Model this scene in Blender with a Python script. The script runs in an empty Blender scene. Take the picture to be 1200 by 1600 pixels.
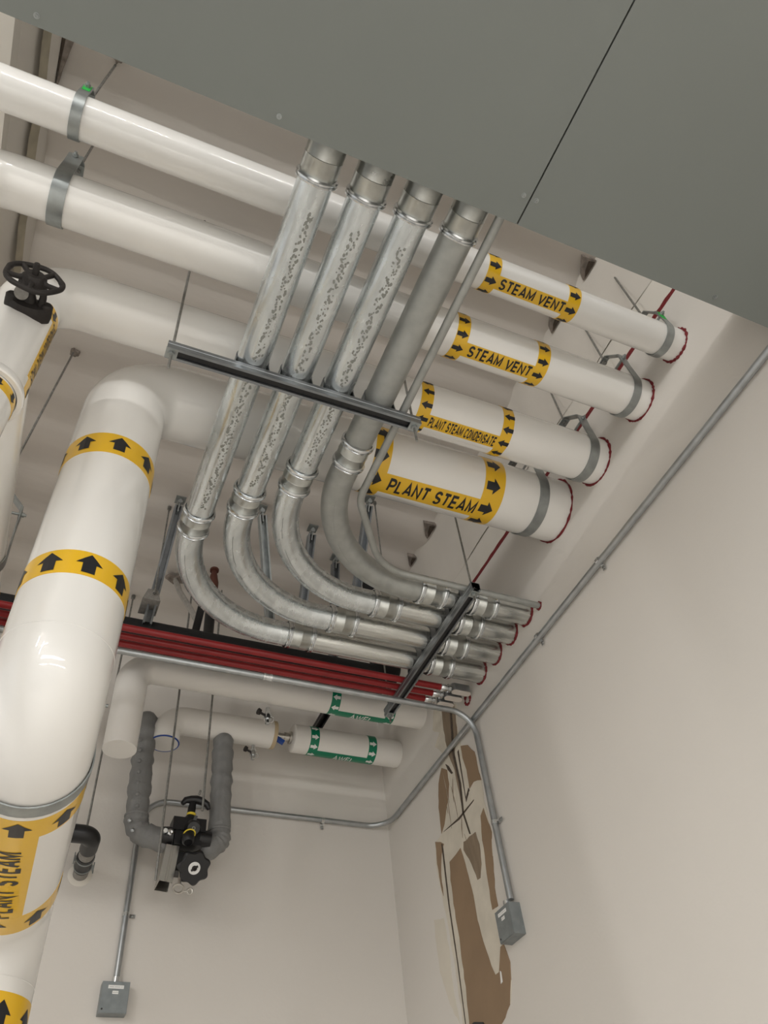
import bpy, bmesh, math, random
from mathutils import Vector, Matrix
from mathutils.geometry import tessellate_polygon
random.seed(7)
C = bpy.context.scene.collection
SC = bpy.context.scene
EYE = 1.6                      # coordinates below are measured from the eye point; the floor is EYE lower
V = Vector
X, Y, Z = V((1,0,0)), V((0,1,0)), V((0,0,1))

# ------------------------------------------------------------------ camera, world, lights
yaw, pit, rol = 0.50289639, 0.84750242, -0.13610319
f = V((math.sin(yaw)*math.cos(pit), math.cos(yaw)*math.cos(pit), math.sin(pit)))
r0 = V((math.cos(yaw), -math.sin(yaw), 0)); u0 = r0.cross(f)
cx = math.cos(rol)*r0 + math.sin(rol)*u0
cy = -math.sin(rol)*r0 + math.cos(rol)*u0
cam_d = bpy.data.cameras.new('camera'); cam = bpy.data.objects.new('camera', cam_d); C.objects.link(cam)
cam.matrix_world = Matrix(((cx.x,cy.x,-f.x,0),(cx.y,cy.y,-f.y,0),(cx.z,cy.z,-f.z,EYE),(0,0,0,1)))
cam_d.sensor_fit = 'VERTICAL'; cam_d.sensor_height = 24.0
cam_d.lens = 24.0*1232.894/1600; cam_d.clip_start = 0.05
SC.camera = cam

w = bpy.data.worlds.new('room_ambience'); SC.world = w; w.use_nodes = True
w.node_tree.nodes['Background'].inputs[0].default_value = (1.0, 0.99, 0.972, 1)
w.node_tree.nodes['Background'].inputs[1].default_value = 0.76
SC.view_settings.view_transform = 'Standard'
SC.view_settings.look = 'None'
SC.view_settings.gamma = 1.0
SC.view_settings.use_curve_mapping = False
SC.view_settings.exposure = 0.06
SC.cycles.use_denoising = True
SC.cycles.sample_clamp_indirect = 6.0

def lamp(name, loc, target, sx, sy, power, col=(1,0.985,0.96)):
    d = bpy.data.lights.new(name, 'AREA'); d.shape = 'RECTANGLE'; d.size = sx; d.size_y = sy
    d.energy = power; d.color = col
    o = bpy.data.objects.new(name, d); C.objects.link(o)
    o.location = V(loc) + V((0,0,EYE))
    o.rotation_euler = (V(target)-V(loc)).to_track_quat('-Z', 'Y').to_euler()
    return o
# strip lights of the hall behind the camera: a high row level with the pipes, a lower row, side lights
for x, p in ((-2.35,14), (-0.85,14), (0.65,12), (2.15,1.5)):
    lamp('area_light', (x, -2.7, 2.88), (x-0.6, 2.0, 2.86), 1.2, 0.035, p)
for y in (-3.2, -1.6, 0.0):
    o = lamp('area_light', (-3.0, y, 2.80), (1.985, y+1.2, 1.0), 0.09, 1.3, 34)
for x in (-2.0, -0.2, 1.2):
    lamp('area_light', (x, -3.6, 1.10), (x*0.6, 2.2, 1.9), 1.3, 0.07, 8)
lamp('area_light', (-0.4, -3.3, 1.7), (-0.2, -3.0, -1.6), 4.0, 1.2, 190)  # added fill, no real fixture: lights the floor so it bounces light upwards

# ------------------------------------------------------------------ materials
def mat(name, col, rough=0.5, metal=0.0, noise=0.0, scale=8.0, bump=0.0, bscale=40.0, rvar=0.0, col2=None, coat=0.0, stretch=None, spec=0.5):
    m = bpy.data.materials.new(name); m.use_nodes = True
    nt = m.node_tree; b = nt.nodes['Principled BSDF']
    b.inputs['Roughness'].default_value = rough; b.inputs['Metallic'].default_value = metal
    b.inputs['Base Color'].default_value = (*col, 1)
    b.inputs['Specular IOR Level'].default_value = spec
    b.inputs['Coat Weight'].default_value = coat; b.inputs['Coat Roughness'].default_value = 0.025
    tc = nt.nodes.new('ShaderNodeTexCoord'); mp = nt.nodes.new('ShaderNodeMapping')
    nt.links.new(tc.outputs['Object'], mp.inputs[0])
    if stretch: mp.inputs['Scale'].default_value = stretch
    if noise or col2:
        n = nt.nodes.new('ShaderNodeTexNoise'); n.inputs['Scale'].default_value = scale; n.inputs['Detail'].default_value = 5
        nt.links.new(mp.outputs[0], n.inputs['Vector'])
        rp = nt.nodes.new('ShaderNodeValToRGB')
        rp.color_ramp.elements[0].position = 0.35; rp.color_ramp.elements[1].position = 0.65
        c2 = col2 or tuple(c*(1-noise) for c in col)
        rp.color_ramp.elements[0].color = (*c2, 1); rp.color_ramp.elements[1].color = (*col, 1)
        nt.links.new(n.outputs['Fac'], rp.inputs[0]); nt.links.new(rp.outputs[0], b.inputs['Base Color'])
        if rvar:
            mr = nt.nodes.new('ShaderNodeMapRange'); mr.inputs['To Min'].default_value = rough-rvar; mr.inputs['To Max'].default_value = rough+rvar
            nt.links.new(n.outputs['Fac'], mr.inputs['Value']); nt.links.new(mr.outputs[0], b.inputs['Roughness'])
    if bump:
        n2 = nt.nodes.new('ShaderNodeTexNoise'); n2.inputs['Scale'].default_value = bscale; n2.inputs['Detail'].default_value = 4
        nt.links.new(mp.outputs[0], n2.inputs['Vector'])
        bp = nt.nodes.new('ShaderNodeBump'); bp.inputs['Strength'].default_value = bump; bp.inputs['Distance'].default_value = 0.01
        nt.links.new(n2.outputs['Fac'], bp.inputs['Height']); nt.links.new(bp.outputs[0], b.inputs['Normal'])
    return m
M = {}
M['wall'] = mat('painted_drywall', (0.70,0.663,0.612), 0.55, noise=0.03, scale=1.2, bump=0.06, bscale=60)
M['ceil'] = mat('sprayed_ceiling', (0.76,0.71,0.655), 0.8, noise=0.10, scale=1.6, bump=0.25, bscale=14, stretch=(0.4,1.4,1))
M['haunch'] = mat('haunch_plaster', (0.70,0.655,0.59), 0.8, noise=0.08, scale=3, bump=0.12, bscale=20)
M['haunch_w'] = mat('head_of_wall_plaster', (0.72,0.68,0.61), 0.7, noise=0.04, scale=4)
M['floor'] = mat('sealed_concrete', (0.68,0.66,0.63), 0.35, noise=0.08, scale=2)
M['panel'] = mat('grey_enamel', (0.180,0.195,0.182), 0.42, noise=0.03, scale=2)
M['white'] = mat('white_pvc_jacket', (0.84,0.825,0.79), 0.34, noise=0.015, scale=3, coat=1.0)
M['white_m'] = mat('satin_pvc_jacket', (0.80,0.775,0.73), 0.36, noise=0.03, scale=4, bump=0.03, bscale=20)
M['galv'] = mat('galvanised_steel', (0.76,0.80,0.81), 0.27, 0.90, noise=0.20, scale=30, rvar=0.07, bump=0.03, bscale=90, stretch=(1,0.35,1))
M['galv_run'] = mat('galvanised_steel_streaked', (0.76,0.77,0.74), 0.26, 0.92, noise=0.38, scale=22, rvar=0.08, bump=0.03, bscale=60, stretch=(0.12,1.8,1.8))
M['ring'] = mat('bright_zinc', (0.74,0.76,0.77), 0.2, 1.0, noise=0.2, scale=40)
M['sleeve'] = mat('coupling_steel', (0.60,0.61,0.58), 0.3, 0.95, noise=0.22, scale=18, rvar=0.08)
M['emt'] = mat('conduit_zinc', (0.46,0.48,0.49), 0.33, 0.9, noise=0.15, scale=20)
M['smudge'] = mat('dark_zinc_smudge', (0.30,0.31,0.29), 0.5, 0.6)
M['emtdull'] = mat('dull_conduit_zinc', (0.44,0.45,0.43), 0.5, 0.7, noise=0.15, scale=20)
M['strut'] = mat('strut_channel_steel', (0.30,0.32,0.335), 0.4, 0.85, noise=0.2, scale=15)
M['hanger'] = mat('hanger_zinc', (0.40,0.425,0.42), 0.42, 0.8, noise=0.25, scale=16, rvar=0.08)
M['rod'] = mat('threaded_rod_zinc', (0.36,0.36,0.34), 0.45, 0.8, noise=0.3, scale=60)
M['galvbox'] = mat('junction_box_steel', (0.27,0.295,0.30), 0.45, 0.55, noise=0.15, scale=30)
M['yellow'] = mat('yellow_vinyl', (0.80,0.475,0.015), 0.3, coat=0.3)
M['green'] = mat('green_vinyl', (0.0,0.20,0.10), 0.35)
M['ink'] = mat('black_ink', (0.010,0.010,0.013), 0.4)
M['whiteink'] = mat('white_ink', (0.82,0.82,0.80), 0.4)
M['red'] = mat('red_paint', (0.27,0.010,0.012), 0.38, noise=0.15, scale=12)
M['seal'] = mat('red_firestop_sealant', (0.17,0.006,0.010), 0.6, bump=0.5, bscale=80)
M['black'] = mat('black_plastic', (0.010,0.010,0.011), 0.35)
M['foam'] = mat('black_foam_insulation', (0.010,0.010,0.011), 0.75)
M['iron'] = mat('dark_cast_iron', (0.022,0.018,0.016), 0.6, 0.2, bump=0.3, bscale=60)
M['greycloth'] = mat('grey_insulation_jacket', (0.215,0.215,0.21), 0.55, noise=0.12, scale=12, bump=0.8, bscale=16)
M['mastic'] = mat('grey_mastic', (0.30,0.285,0.26), 0.8, noise=0.2, scale=60, bump=0.5, bscale=90)
M['steel'] = mat('stainless_steel', (0.55,0.53,0.49), 0.28, 1.0)
M['tan'] = mat('tan_tape', (0.52,0.41,0.26), 0.7)
M['blue'] = mat('blue_handle', (0.02,0.07,0.32), 0.4)
M['greenp'] = mat('green_paint_mark', (0.02,0.42,0.06), 0.6)
M['brown'] = mat('brown_drywall_paper', (0.30,0.205,0.125), 0.85, noise=0.10, scale=5)
M['brown2'] = mat('worn_brown_paper', (0.29,0.22,0.15), 0.85, noise=0.25, scale=8, stretch=(1,3,0.6))
M['compound'] = mat('joint_compound', (0.70,0.645,0.545), 0.8, noise=0.12, scale=9, bump=0.3, bscale=24)
M['crack'] = mat('crack_and_gap_shade', (0.10,0.075,0.055), 0.9, noise=0.4, scale=50)  # wall cracks; also the painted shade inside the plaster gaps
M['stain'] = mat('yellowed_paint', (0.68,0.63,0.54), 0.8, noise=0.06, scale=6)
M['shade_rust'] = mat('gap_shade_and_rust', (0.34,0.29,0.25), 0.95, noise=0.45, scale=34)  # painted shade around the plaster gaps, and the rust marks on the ceiling
M['bstain'] = mat('brown_water_stain', (0.46,0.41,0.31), 0.9, noise=0.25, scale=12)
M['rust'] = mat('rust_brown', (0.10,0.030,0.018), 0.7)
M['clear'] = mat('cream_cover', (0.66,0.60,0.54), 0.2)
M['cream'] = mat('yellow_ring', (0.80,0.62,0.05), 0.4)

# ------------------------------------------------------------------ object helpers
def thing(name, label, cat, org, group=None):
    o = bpy.data.objects.new(name, None); C.objects.link(o); o.empty_display_size = 0.05
    o.location = V(org) + V((0,0,EYE)); o['label'] = label; o['category'] = cat
    if group: o['group'] = group
    return o
def org_of(p):
    while p.parent: p = p.parent
    return V(p.location) - V((0,0,EYE))
def obj(name, bm, m, parent=None, org=None, smooth=True, ang=38):
    o_ = org_of(parent) if parent else V(org or (0,0,0))
    bmesh.ops.translate(bm, verts=bm.verts, vec=-o_)
    bmesh.ops.recalc_face_normals(bm, faces=bm.faces)
    me = bpy.data.meshes.new(name); bm.to_mesh(me); bm.free()
    if smooth:
        for p in me.polygons: p.use_smooth = True
        me.set_sharp_from_angle(angle=math.radians(ang))
    me.materials.append(M[m])
    o = bpy.data.objects.new(name, me); C.objects.link(o)
    if parent: o.parent = parent
    else: o.location = o_ + V((0,0,EYE))
    return o
def tag(o, label, cat, group=None):
    o['label'] = label; o['category'] = cat
    if group: o['group'] = group
    return o
def struct(name, bm, m, smooth=False):
    o = obj(name, bm, m, smooth=smooth); o['kind'] = 'structure'; return o

# ------------------------------------------------------------------ shape helpers
def NB(): return bmesh.new()
def box(bm, lo, hi):
    x0,y0,z0 = lo; x1,y1,z1 = hi
    v = [bm.verts.new(p) for p in ((x0,y0,z0),(x1,y0,z0),(x1,y1,z0),(x0,y1,z0),(x0,y0,z1),(x1,y0,z1),(x1,y1,z1),(x0,y1,z1))]
    for q in ((0,3,2,1),(4,5,6,7),(0,1,5,4),(1,2,6,5),(2,3,7,6),(3,0,4,7)): bm.faces.new([v[i] for i in q])
    return v
def bevel(bm, w=0.002, seg=2, ang=30):
    es = [e for e in bm.edges if len(e.link_faces) == 2 and e.calc_face_angle(0) > math.radians(ang)]
    bmesh.ops.bevel(bm, geom=es, offset=w, segments=seg, profile=0.5, affect='EDGES')
def frame(a):
    a = a.normalized()
    e1 = a.cross(Z) if abs(a.z) < 0.9 else a.cross(X)
    e1.normalize(); return e1, a.cross(e1)
def obox(bm, c, a, b, sa, sb, sc):
    """box centred at c, half sizes sa along a, sb along b, sc along a x b"""
    a = V(a).normalized(); b = V(b); b = (b - a*b.dot(a)).normalized(); d = a.cross(b); c = V(c)
    v = [bm.verts.new(c + a*sa*i + b*sb*j + d*sc*k) for i in (-1,1) for j in (-1,1) for k in (-1,1)]
    for q in ((0,1,3,2),(4,6,7,5),(0,4,5,1),(2,3,7,6),(0,2,6,4),(1,5,7,3)): bm.faces.new([v[i] for i in q])
def fillet(pts, rads, n=14):
    pts = [V(p) for p in pts]; out = [pts[0]]
    for i in range(1, len(pts)-1):
        p, a, b = pts[i], (pts[i-1]-pts[i]).normalized(), (pts[i+1]-pts[i]).normalized()
        R = rads[i-1] if isinstance(rads, (list, tuple)) else rads
        th = a.angle(b); t = R/math.tan(th/2)
        s, e = p+a*t, p+b*t
        cc = p + (a+b).normalized()*(R/math.sin(th/2))
        v0, v1 = s-cc, e-cc; w_ = math.pi-th
        for k in range(n+1):
            q = k/n; out.append(cc + (v0*math.sin((1-q)*w_) + v1*math.sin(q*w_))/math.sin(w_))
    out.append(pts[-1]); return out
def tube(bm, pts, r, n=32, caps=True, radii=None):
    pts = [V(p) for p in pts]; T = []
    for i in range(len(pts)):
        a = pts[max(i-1,0)]; b = pts[min(i+1,len(pts)-1)]; T.append((b-a).normalized())
    e1, _ = frame(T[0]); rings = []
    for i, p in enumerate(pts):
        t = T[i]; e1 = (e1 - t*e1.dot(t)).normalized(); e2 = t.cross(e1)
        R = radii[i] if radii else r
        rings.append([bm.verts.new(p + (e1*math.cos(2*math.pi*k/n) + e2*math.sin(2*math.pi*k/n))*R) for k in range(n)])
    for A, B in zip(rings, rings[1:]):
        for k in range(n): bm.faces.new((A[k], A[(k+1)%n], B[(k+1)%n], B[k]))
    if caps: bm.faces.new(rings[0][::-1]); bm.faces.new(rings[-1])
def lathe(bm, O, a, prof, n=32, caps=True, e1=None):
    """prof: list of (s, r) along axis a from O"""
    O = V(O); a = V(a).normalized()
    if e1 is None: e1, e2 = frame(a)
    else: e1 = V(e1); e2 = a.cross(e1)
    rings = [[bm.verts.new(O + a*s + (e1*math.cos(2*math.pi*k/n)+e2*math.sin(2*math.pi*k/n))*max(r,1e-4)) for k in range(n)] for s, r in prof]
    for A, B in zip(rings, rings[1:]):
        for k in range(n): bm.faces.new((A[k], A[(k+1)%n], B[(k+1)%n], B[k]))
    if caps: bm.faces.new(rings[0][::-1]); bm.faces.new(rings[-1])
def torus(bm, c, a, R, r, n=40, m=10, wob=0.0, th0=0, th1=360):
    c = V(c); e1, e2 = frame(V(a)); a = V(a).normalized(); full = th1-th0 >= 360
    cnt = n if full else n+1; rings = []
    for k in range(cnt):
        t = math.radians(th0 + (th1-th0)*k/n); d = e1*math.cos(t)+e2*math.sin(t); rr = r*(1+wob*random.uniform(-1,1))
        rings.append([bm.verts.new(c + d*(R + rr*math.cos(2*math.pi*j/m)) + a*rr*math.sin(2*math.pi*j/m)) for j in range(m)])
    pairs = list(zip(rings, rings[1:])) + ([(rings[-1], rings[0])] if full else [])
    for A, B in pairs:
        for j in range(m): bm.faces.new((A[j], B[j], B[(j+1)%m], A[(j+1)%m]))
def prism(bm, pts, off):
    off = V(off); A = [bm.verts.new(V(p)) for p in pts]; B = [bm.verts.new(V(p)+off) for p in pts]
    n = len(pts); tris = tessellate_polygon([[V(p) for p in pts]])
    for q in tris:
        bm.faces.new([A[i] for i in q]); bm.faces.new([B[i] for i in reversed(q)])
    for i in range(n): bm.faces.new((A[i], A[(i+1)%n], B[(i+1)%n], B[i]))
def strip(bm, pts, wdir, w, t):
    """flat bar bent along pts (in a plane perpendicular to wdir)"""
    wd = V(wdir).normalized(); pts = [V(p) for p in pts]; R = []
    for i, p in enumerate(pts):
        a = pts[max(i-1,0)]; b = pts[min(i+1,len(pts)-1)]; tg = (b-a).normalized(); nn = tg.cross(wd)
        R.append([bm.verts.new(p + wd*w/2*s + nn*t/2*q) for s, q in ((-1,-1),(1,-1),(1,1),(-1,1))])
    for A, B in zip(R, R[1:]):
        for k in range(4): bm.faces.new((A[k], A[(k+1)%4], B[(k+1)%4], B[k]))
    bm.faces.new(R[0][::-1]); bm.faces.new(R[-1])
def hexnut(bm, c, a, r, h): lathe(bm, V(c)-V(a).normalized()*h/2, a, [(0,r),(h,r)], n=6)

# --- things printed on the skin of a cylinder.  cyl = (O, axis, e1, e2): theta is measured from e1 towards e2
def cylf(O, a, e1, e2): return (V(O), V(a), V(e1), V(e2))
def onc(cf, s, th, r):
    O, a, e1, e2 = cf; t = math.radians(th); return O + a*s + (e1*math.cos(t)+e2*math.sin(t))*r
def patch(bm, cf, r, s0, s1, t0, t1, h=0.0012, st=6.0):
    n = max(2, int(abs(t1-t0)/st)); rows = []
    for k in range(n+1):
        t = t0 + (t1-t0)*k/n
        rows.append([bm.verts.new(onc(cf, s, t, rr)) for s, rr in ((s0,r),(s0,r+h),(s1,r+h),(s1,r))])
    for A, B in zip(rows, rows[1:]):
        for k in range(4): bm.faces.new((A[k], A[(k+1)%4], B[(k+1)%4], B[k]))
    if abs(t1-t0) < 359: bm.faces.new(rows[0]); bm.faces.new(rows[-1][::-1])
def wrap(bm, src, cf, r, s0, t0, su=1, sv=1, step=6.0):
    """src: flat bmesh in (u, v) metres -> skin of the cylinder at (s0 + su*u, t0 + sv*v/r)"""
    vs = [v.co.y for v in src.verts]; lo, hi = min(vs), max(vs); d = math.radians(step)*r
    y = math.floor(lo/d)*d
    while y < hi:
        bmesh.ops.bisect_plane(src, geom=src.verts[:]+src.edges[:]+src.faces[:], plane_co=(0,y,0), plane_no=(0,1,0)); y += d
    mp = {}
    for v in src.verts: mp[v.index if False else v] = bm.verts.new(onc(cf, s0+su*v.co.x, t0+math.degrees(sv*v.co.y/r), r))
    for q in src.faces:
        try: bm.faces.new([mp[v] for v in q.verts])
        except ValueError: pass
    src.free()
def arc(cx_, cy_, rx, ry, a0, a1, n=9):
    return [(cx_+rx*math.cos(math.radians(a0+(a1-a0)*k/n)), cy_+ry*math.sin(math.radians(a0+(a1-a0)*k/n))) for k in range(n+1)]
# bold condensed sans capitals as centre lines in a box of height 1; value = (width, strokes)
GL = {
'T': (0.56, [[(0,1),(0.56,1)],[(0.28,1),(0.28,0)]]), 'E': (0.50, [[(0.5,1),(0,1),(0,0),(0.5,0)],[(0,0.52),(0.46,0.52)]]),
'A': (0.62, [[(0,0),(0.31,1),(0.62,0)],[(0.10,0.30),(0.52,0.30)]]), 'M': (0.70, [[(0,0),(0,1),(0.35,0.15),(0.70,1),(0.70,0)]]),
'V': (0.60, [[(0,1),(0.30,0),(0.60,1)]]), 'N': (0.56, [[(0,0),(0,1),(0.56,0),(0.56,1)]]), 'L': (0.46, [[(0,1),(0,0),(0.46,0)]]),
'I': (0.0, [[(0,0),(0,1)]]), 'F': (0.48, [[(0,0),(0,1),(0.48,1)],[(0,0.50),(0.42,0.50)]]), 'W': (0.86, [[(0,1),(0.215,0),(0.43,0.95),(0.645,0),(0.86,1)]]),
'P': (0.52, [[(0,0),(0,1)]+[(0.26,1)]+arc(0.28,0.74,0.24,0.26,90,-90)+[(0,0.48)]]),
'D': (0.54, [[(0,0),(0,1),(0.22,1)]+arc(0.24,0.5,0.30,0.5,90,-90,12)+[(0,0)]]),
'O': (0.58, [arc(0.29,0.5,0.29,0.5,0,360,20)]), 'C': (0.54, [arc(0.28,0.5,0.28,0.5,35,325,16)]),
'S': (0.52, [arc(0.26,0.745,0.25,0.255,20,230,10)+[(0.20,0.555),(0.34,0.47)]+arc(0.27,0.26,0.25,0.26,55,-160,10)]),
'1': (0.2, [[(0,0.8),(0.2,1),(0.2,0)]]), '2': (0.48, [arc(0.24,0.74,0.23,0.26,170,-30,8)+[(0,0),(0.48,0)]]), '0': (0.5, [arc(0.25,0.5,0.25,0.5,0,360,16)]),
'4': (0.52, [[(0.38,0),(0.38,1),(0,0.3),(0.52,0.3)]]), '6': (0.48, [arc(0.24,0.26,0.24,0.26,0,360,12),[(0.02,0.36),(0.34,1)]]), 'K': (0.5, [[(0,0),(0,1)],[(0.5,1),(0.02,0.42)],[(0.15,0.55),(0.5,0)]]),
'-': (0.3, [[(0,0.45),(0.3,0.45)]]), 'R': (0.52, [[(0,0),(0,1),(0.26,1)]+arc(0.28,0.74,0.24,0.26,90,-90)+[(0,0.48)],[(0.26,0.48),(0.52,0)]])}
def stroke(b, pts, w_):
    """constant width mitred stroke, butt ends"""
    P_ = [V((*p,0)) for p in pts]; closed = (P_[0]-P_[-1]).length < 1e-4
    if closed: P_ = P_[:-1]
    n = len(P_); L_, R_ = [], []
    for i in range(n):
        a = P_[i]-P_[i-1] if (i or closed) else P_[1]-P_[0]; c = P_[(i+1)%n]-P_[i] if (i < n-1 or closed) else P_[i]-P_[i-1]
        a.normalize(); c.normalize(); na, nc = V((-a.y,a.x,0)), V((-c.y,c.x,0)); m_ = na+nc
        if m_.length < 1e-3: m_ = na.copy()
        m_.normalize(); k = min(1/max(m_.dot(na),0.2), 2.2)*w_/2
        L_.append(b.verts.new(P_[i]+m_*k)); R_.append(b.verts.new(P_[i]-m_*k))
    for i in range(n if closed else n-1):
        j = (i+1) % n; b.faces.new((R_[i], R_[j], L_[j], L_[i]))
def text_bm(body, width, height, bold=0.02, shear=0.0, sw=None):
    b = bmesh.new(); sw = sw or 0.185; x = 0.0
    for ch in body:
        if ch == ' ': x += 0.42; continue
        gw, st_ = GL[ch]
        for q in st_: stroke(b, [(x+sw/2+px, sw/2+py*(1-sw)) for px, py in q], sw)
        x += gw + sw + 0.09
    x -= 0.09
    for v in b.verts: v.co = V((v.co.x/x*width - width/2 + shear*(v.co.y-0.5)*height, (v.co.y-0.5)*height, 0))
    return b
def arrow_bm(L, Wd, sh=0.5, head=0.5):
    """arrow along +u, length L, head width Wd"""
    b = bmesh.new(); h = L*head; s = Wd*sh/2
    t1 = [b.verts.new(p) for p in ((-L/2,-s,0),(L/2-h,-s,0),(L/2-h,s,0),(-L/2,s,0))]; b.faces.new(t1)
    t2 = [b.verts.new(p) for p in ((L/2-h,-Wd/2,0),(L/2,0,0),(L/2-h,Wd/2,0))]; b.faces.new(t2)
    return b
def marker(parent, cf, r, bands, strips, arrows, text, mcol='yellow', icol='ink', label=None, su=1, sv=1):
    """bands [(s0,s1)], strips [(t0,t1)], arrows [(s,theta,dir)], text (body, s, theta, width, height)"""
    bm = NB()
    for s0, s1 in bands: patch(bm, cf, r, s0, s1, 0, 360)
    for t0, t1 in strips: patch(bm, cf, r, bands[0][1]-0.002, bands[1][0]+0.002, t0, t1, h=0.00115)
    mk = obj('pipe_marker', bm, mcol, parent)
    if label: mk['label'] = label
    for s, th, d, L, Wd in arrows:
        bm = NB(); wrap(bm, arrow_bm(L, Wd), cf, r+0.0022, s, th, su=d); obj('flow_arrow', bm, icol, mk, smooth=False)
    if text:
        for body, s, th, wd, hh, bold, shr in text:
            bm = NB(); wrap(bm, text_bm(body, wd, hh, bold, shr, 0.15 if body == 'AWFI' else None), cf, r+0.0022, s, th, su=su, sv=sv); obj('lettering', bm, icol, mk, smooth=False)
    return mk

# ================================================================== the room
R = 1.985; D = 4.09
bm = NB(); box(bm, (-6,-7,-1.75), (R+0.25,D+0.2,-1.6)); struct('floor', bm, 'floor')
bm = NB(); box(bm, (R,-7,-1.6), (R+0.2,D+0.2,3.03)); struct('wall_right', bm, 'wall')
bm = NB(); box(bm, (-6,D,-1.6), (R,D+0.2,3.75)); struct('wall_back', bm, 'wall')
# head of the right wall above the joint
bm = NB(); box(bm, (R+0.004,0.3,3.06), (R+0.2,D,3.75)); struct('trim_1', bm, 'haunch_w')
bm = NB()
pts = []; n = 90
for i in range(n+1):
    y = 0.62 + (D-0.62)*i/n
    a = V((R+0.002, y, 3.032 + 0.003*random.uniform(-1,1))); b = V((R+0.002, y, 3.062 + 0.004*random.uniform(-1,1)))
    pts.append([bm.verts.new(a), bm.verts.new(b), bm.verts.new(b+V((0.03,0,0))), bm.verts.new(a+V((0.03,0,0)))])
for A, B in zip(pts, pts[1:]):
    for k in range(4): bm.faces.new((A[k], A[(k+1)%4], B[(k+1)%4], B[k]))
o = obj('trim_2', bm, 'seal'); o['kind'] = 'structure'
# sloping plaster haunch between the deck and the right wall
def haunch(name, prof, y0, y1, m, amp=0.006, n=60):
    bm = NB(); rows = []
    for i in range(n+1):
        y = y0 + (y1-y0)*i/n
        rows.append([bm.verts.new((x + amp*math.sin(y*9+j)*0.6, y, z + amp*math.sin(y*5.3+2*j))) for j, (x, z) in enumerate(prof)])
    m_ = len(prof)
    for A, B in zip(rows, rows[1:]):
        for k in range(m_): bm.faces.new((A[k], A[(k+1)%m_], B[(k+1)%m_], B[k]))
    bm.faces.new(rows[0]); bm.faces.new(rows[-1][::-1])
    return struct(name, bm, m, smooth=True)
haunch('trim_3', [(1.838,3.50),(R-0.0,3.235),(R,3.7),(1.80,3.7),(1.80,3.56)], -0.2, D, 'haunch')
# sprayed metal deck: broad flutes running left to right
bm = NB(); ny, nx = 260, 50; rows = []
y0, y1, x0, x1 = -3.0, D, -6.0, R
for i in range(ny+1):
    y = y0 + (y1-y0)*i/ny; row = []
    q = ((y-0.86)/0.325) % 1.0
    fl = 0.5-0.5*math.cos(2*math.pi*q); fl = fl**1.6
    for j in range(nx+1):
        x = x0 + (x1-x0)*j/nx
        row.append(bm.verts.new((x, y, 3.505 + 0.030*fl + 0.006*math.sin(x*2.3+y*4) + 0.004*math.sin(x*7.1-y*3))))
    rows.append(row)
for A, B in zip(rows, rows[1:]):
    for k in range(nx): bm.faces.new((A[k], A[k+1], B[k+1], B[k]))
o = struct('ceiling', bm, 'ceil', smooth=True)
# left: plastered beam flank and lighter beam
haunch('trim_4', [(-0.592,3.48),(-0.60,3.44),(-0.69,3.22),(-0.69,3.7),(-0.60,3.7)], -0.2, D, 'haunch')
bm = NB(); box(bm, (-6.0,-0.2,3.15), (-0.680,D,3.7)); struct('trim_5', bm, 'haunch_w')
# brown stain down the left flank
def blob(pts, nrm, th=0.0015):
    bm = NB(); prism(bm, pts, V(nrm)*th); return bm
st = []
for i in range(26):
    y = 0.72+i*0.09; st.append((-0.6125-0.006*random.random(), y, 3.402-0.012*random.random()))
st2 = [(x-0.016-0.012*random.random(), y, z-0.042-0.02*random.random()) for x, y, z in st]
bm = NB()
A = [bm.verts.new(V(p)+V((0.013,0,-0.008))) for p in st]; B = [bm.verts.new(V(p)+V((0.013,0,-0.008))) for p in st2]
for i in range(len(A)-1): bm.faces.new((A[i],A[i+1],B[i+1],B[i]))
tag(obj('water_stain', bm, 'bstain'), 'long brown water stain along the plaster beam flank at upper left', 'stain')

# shade of the open plaster pockets where deck flutes end, painted as dark pieces
for y, s_, lb in ((0.985,1.0,'plaster gap with painted shade above the upper steam vent pipe'),(1.285,1.0,'plaster gap with painted shade between the two steam vent pipes'),
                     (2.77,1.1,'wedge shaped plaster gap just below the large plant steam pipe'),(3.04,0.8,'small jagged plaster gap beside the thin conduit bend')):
    x_ = 1.832; t = thing('plaster_gap', lb, 'hole', (x_,y,3.49), 'plaster gaps with painted shade')
    bm = NB(); prism(bm, [(x_,y-0.06*s_,3.4975),(x_-0.004,y+0.05*s_,3.4975),(x_-0.025*s_,y+0.030*s_,3.4975),(x_-0.05*s_,y-0.015*s_,3.4975),(x_-0.075*s_,y-0.055*s_,3.4975)], (0,0,0.03)); obj('edge_shade', bm, 'shade_rust', t, smooth=False)
    bm = NB(); prism(bm, [(x_-0.002,y-0.052*s_,3.495),(x_-0.004,y+0.036*s_,3.495),(x_-0.022*s_,y+0.004,3.495),(x_-0.034*s_,y-0.045*s_,3.495)], (0,0,0.03)); obj('pocket_shade', bm, 'crack', t, smooth=False)
t = thing('plaster_gap', 'plaster gap with painted shade beside the beam at upper left', 'hole', (-0.58,0.98,3.49), 'plaster gaps with painted shade')  # shade of the left notch, painted as dark pieces too
bm = NB(); prism(bm, [(-0.592,0.86,3.496),(-0.585,1.10,3.496),(-0.575,1.03,3.496),(-0.560,0.96,3.496),(-0.545,0.90,3.496),(-0.555,0.86,3.496)], (0,0,0.03)); obj('edge_shade', bm, 'shade_rust', t, smooth=False)
bm = NB(); prism(bm, [(-0.591,0.87,3.494),(-0.586,1.06,3.494),(-0.581,0.98,3.494),(-0.574,0.88,3.494)], (0,0,0.03)); obj('pocket_shade', bm, 'crack', t, smooth=False)

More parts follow.
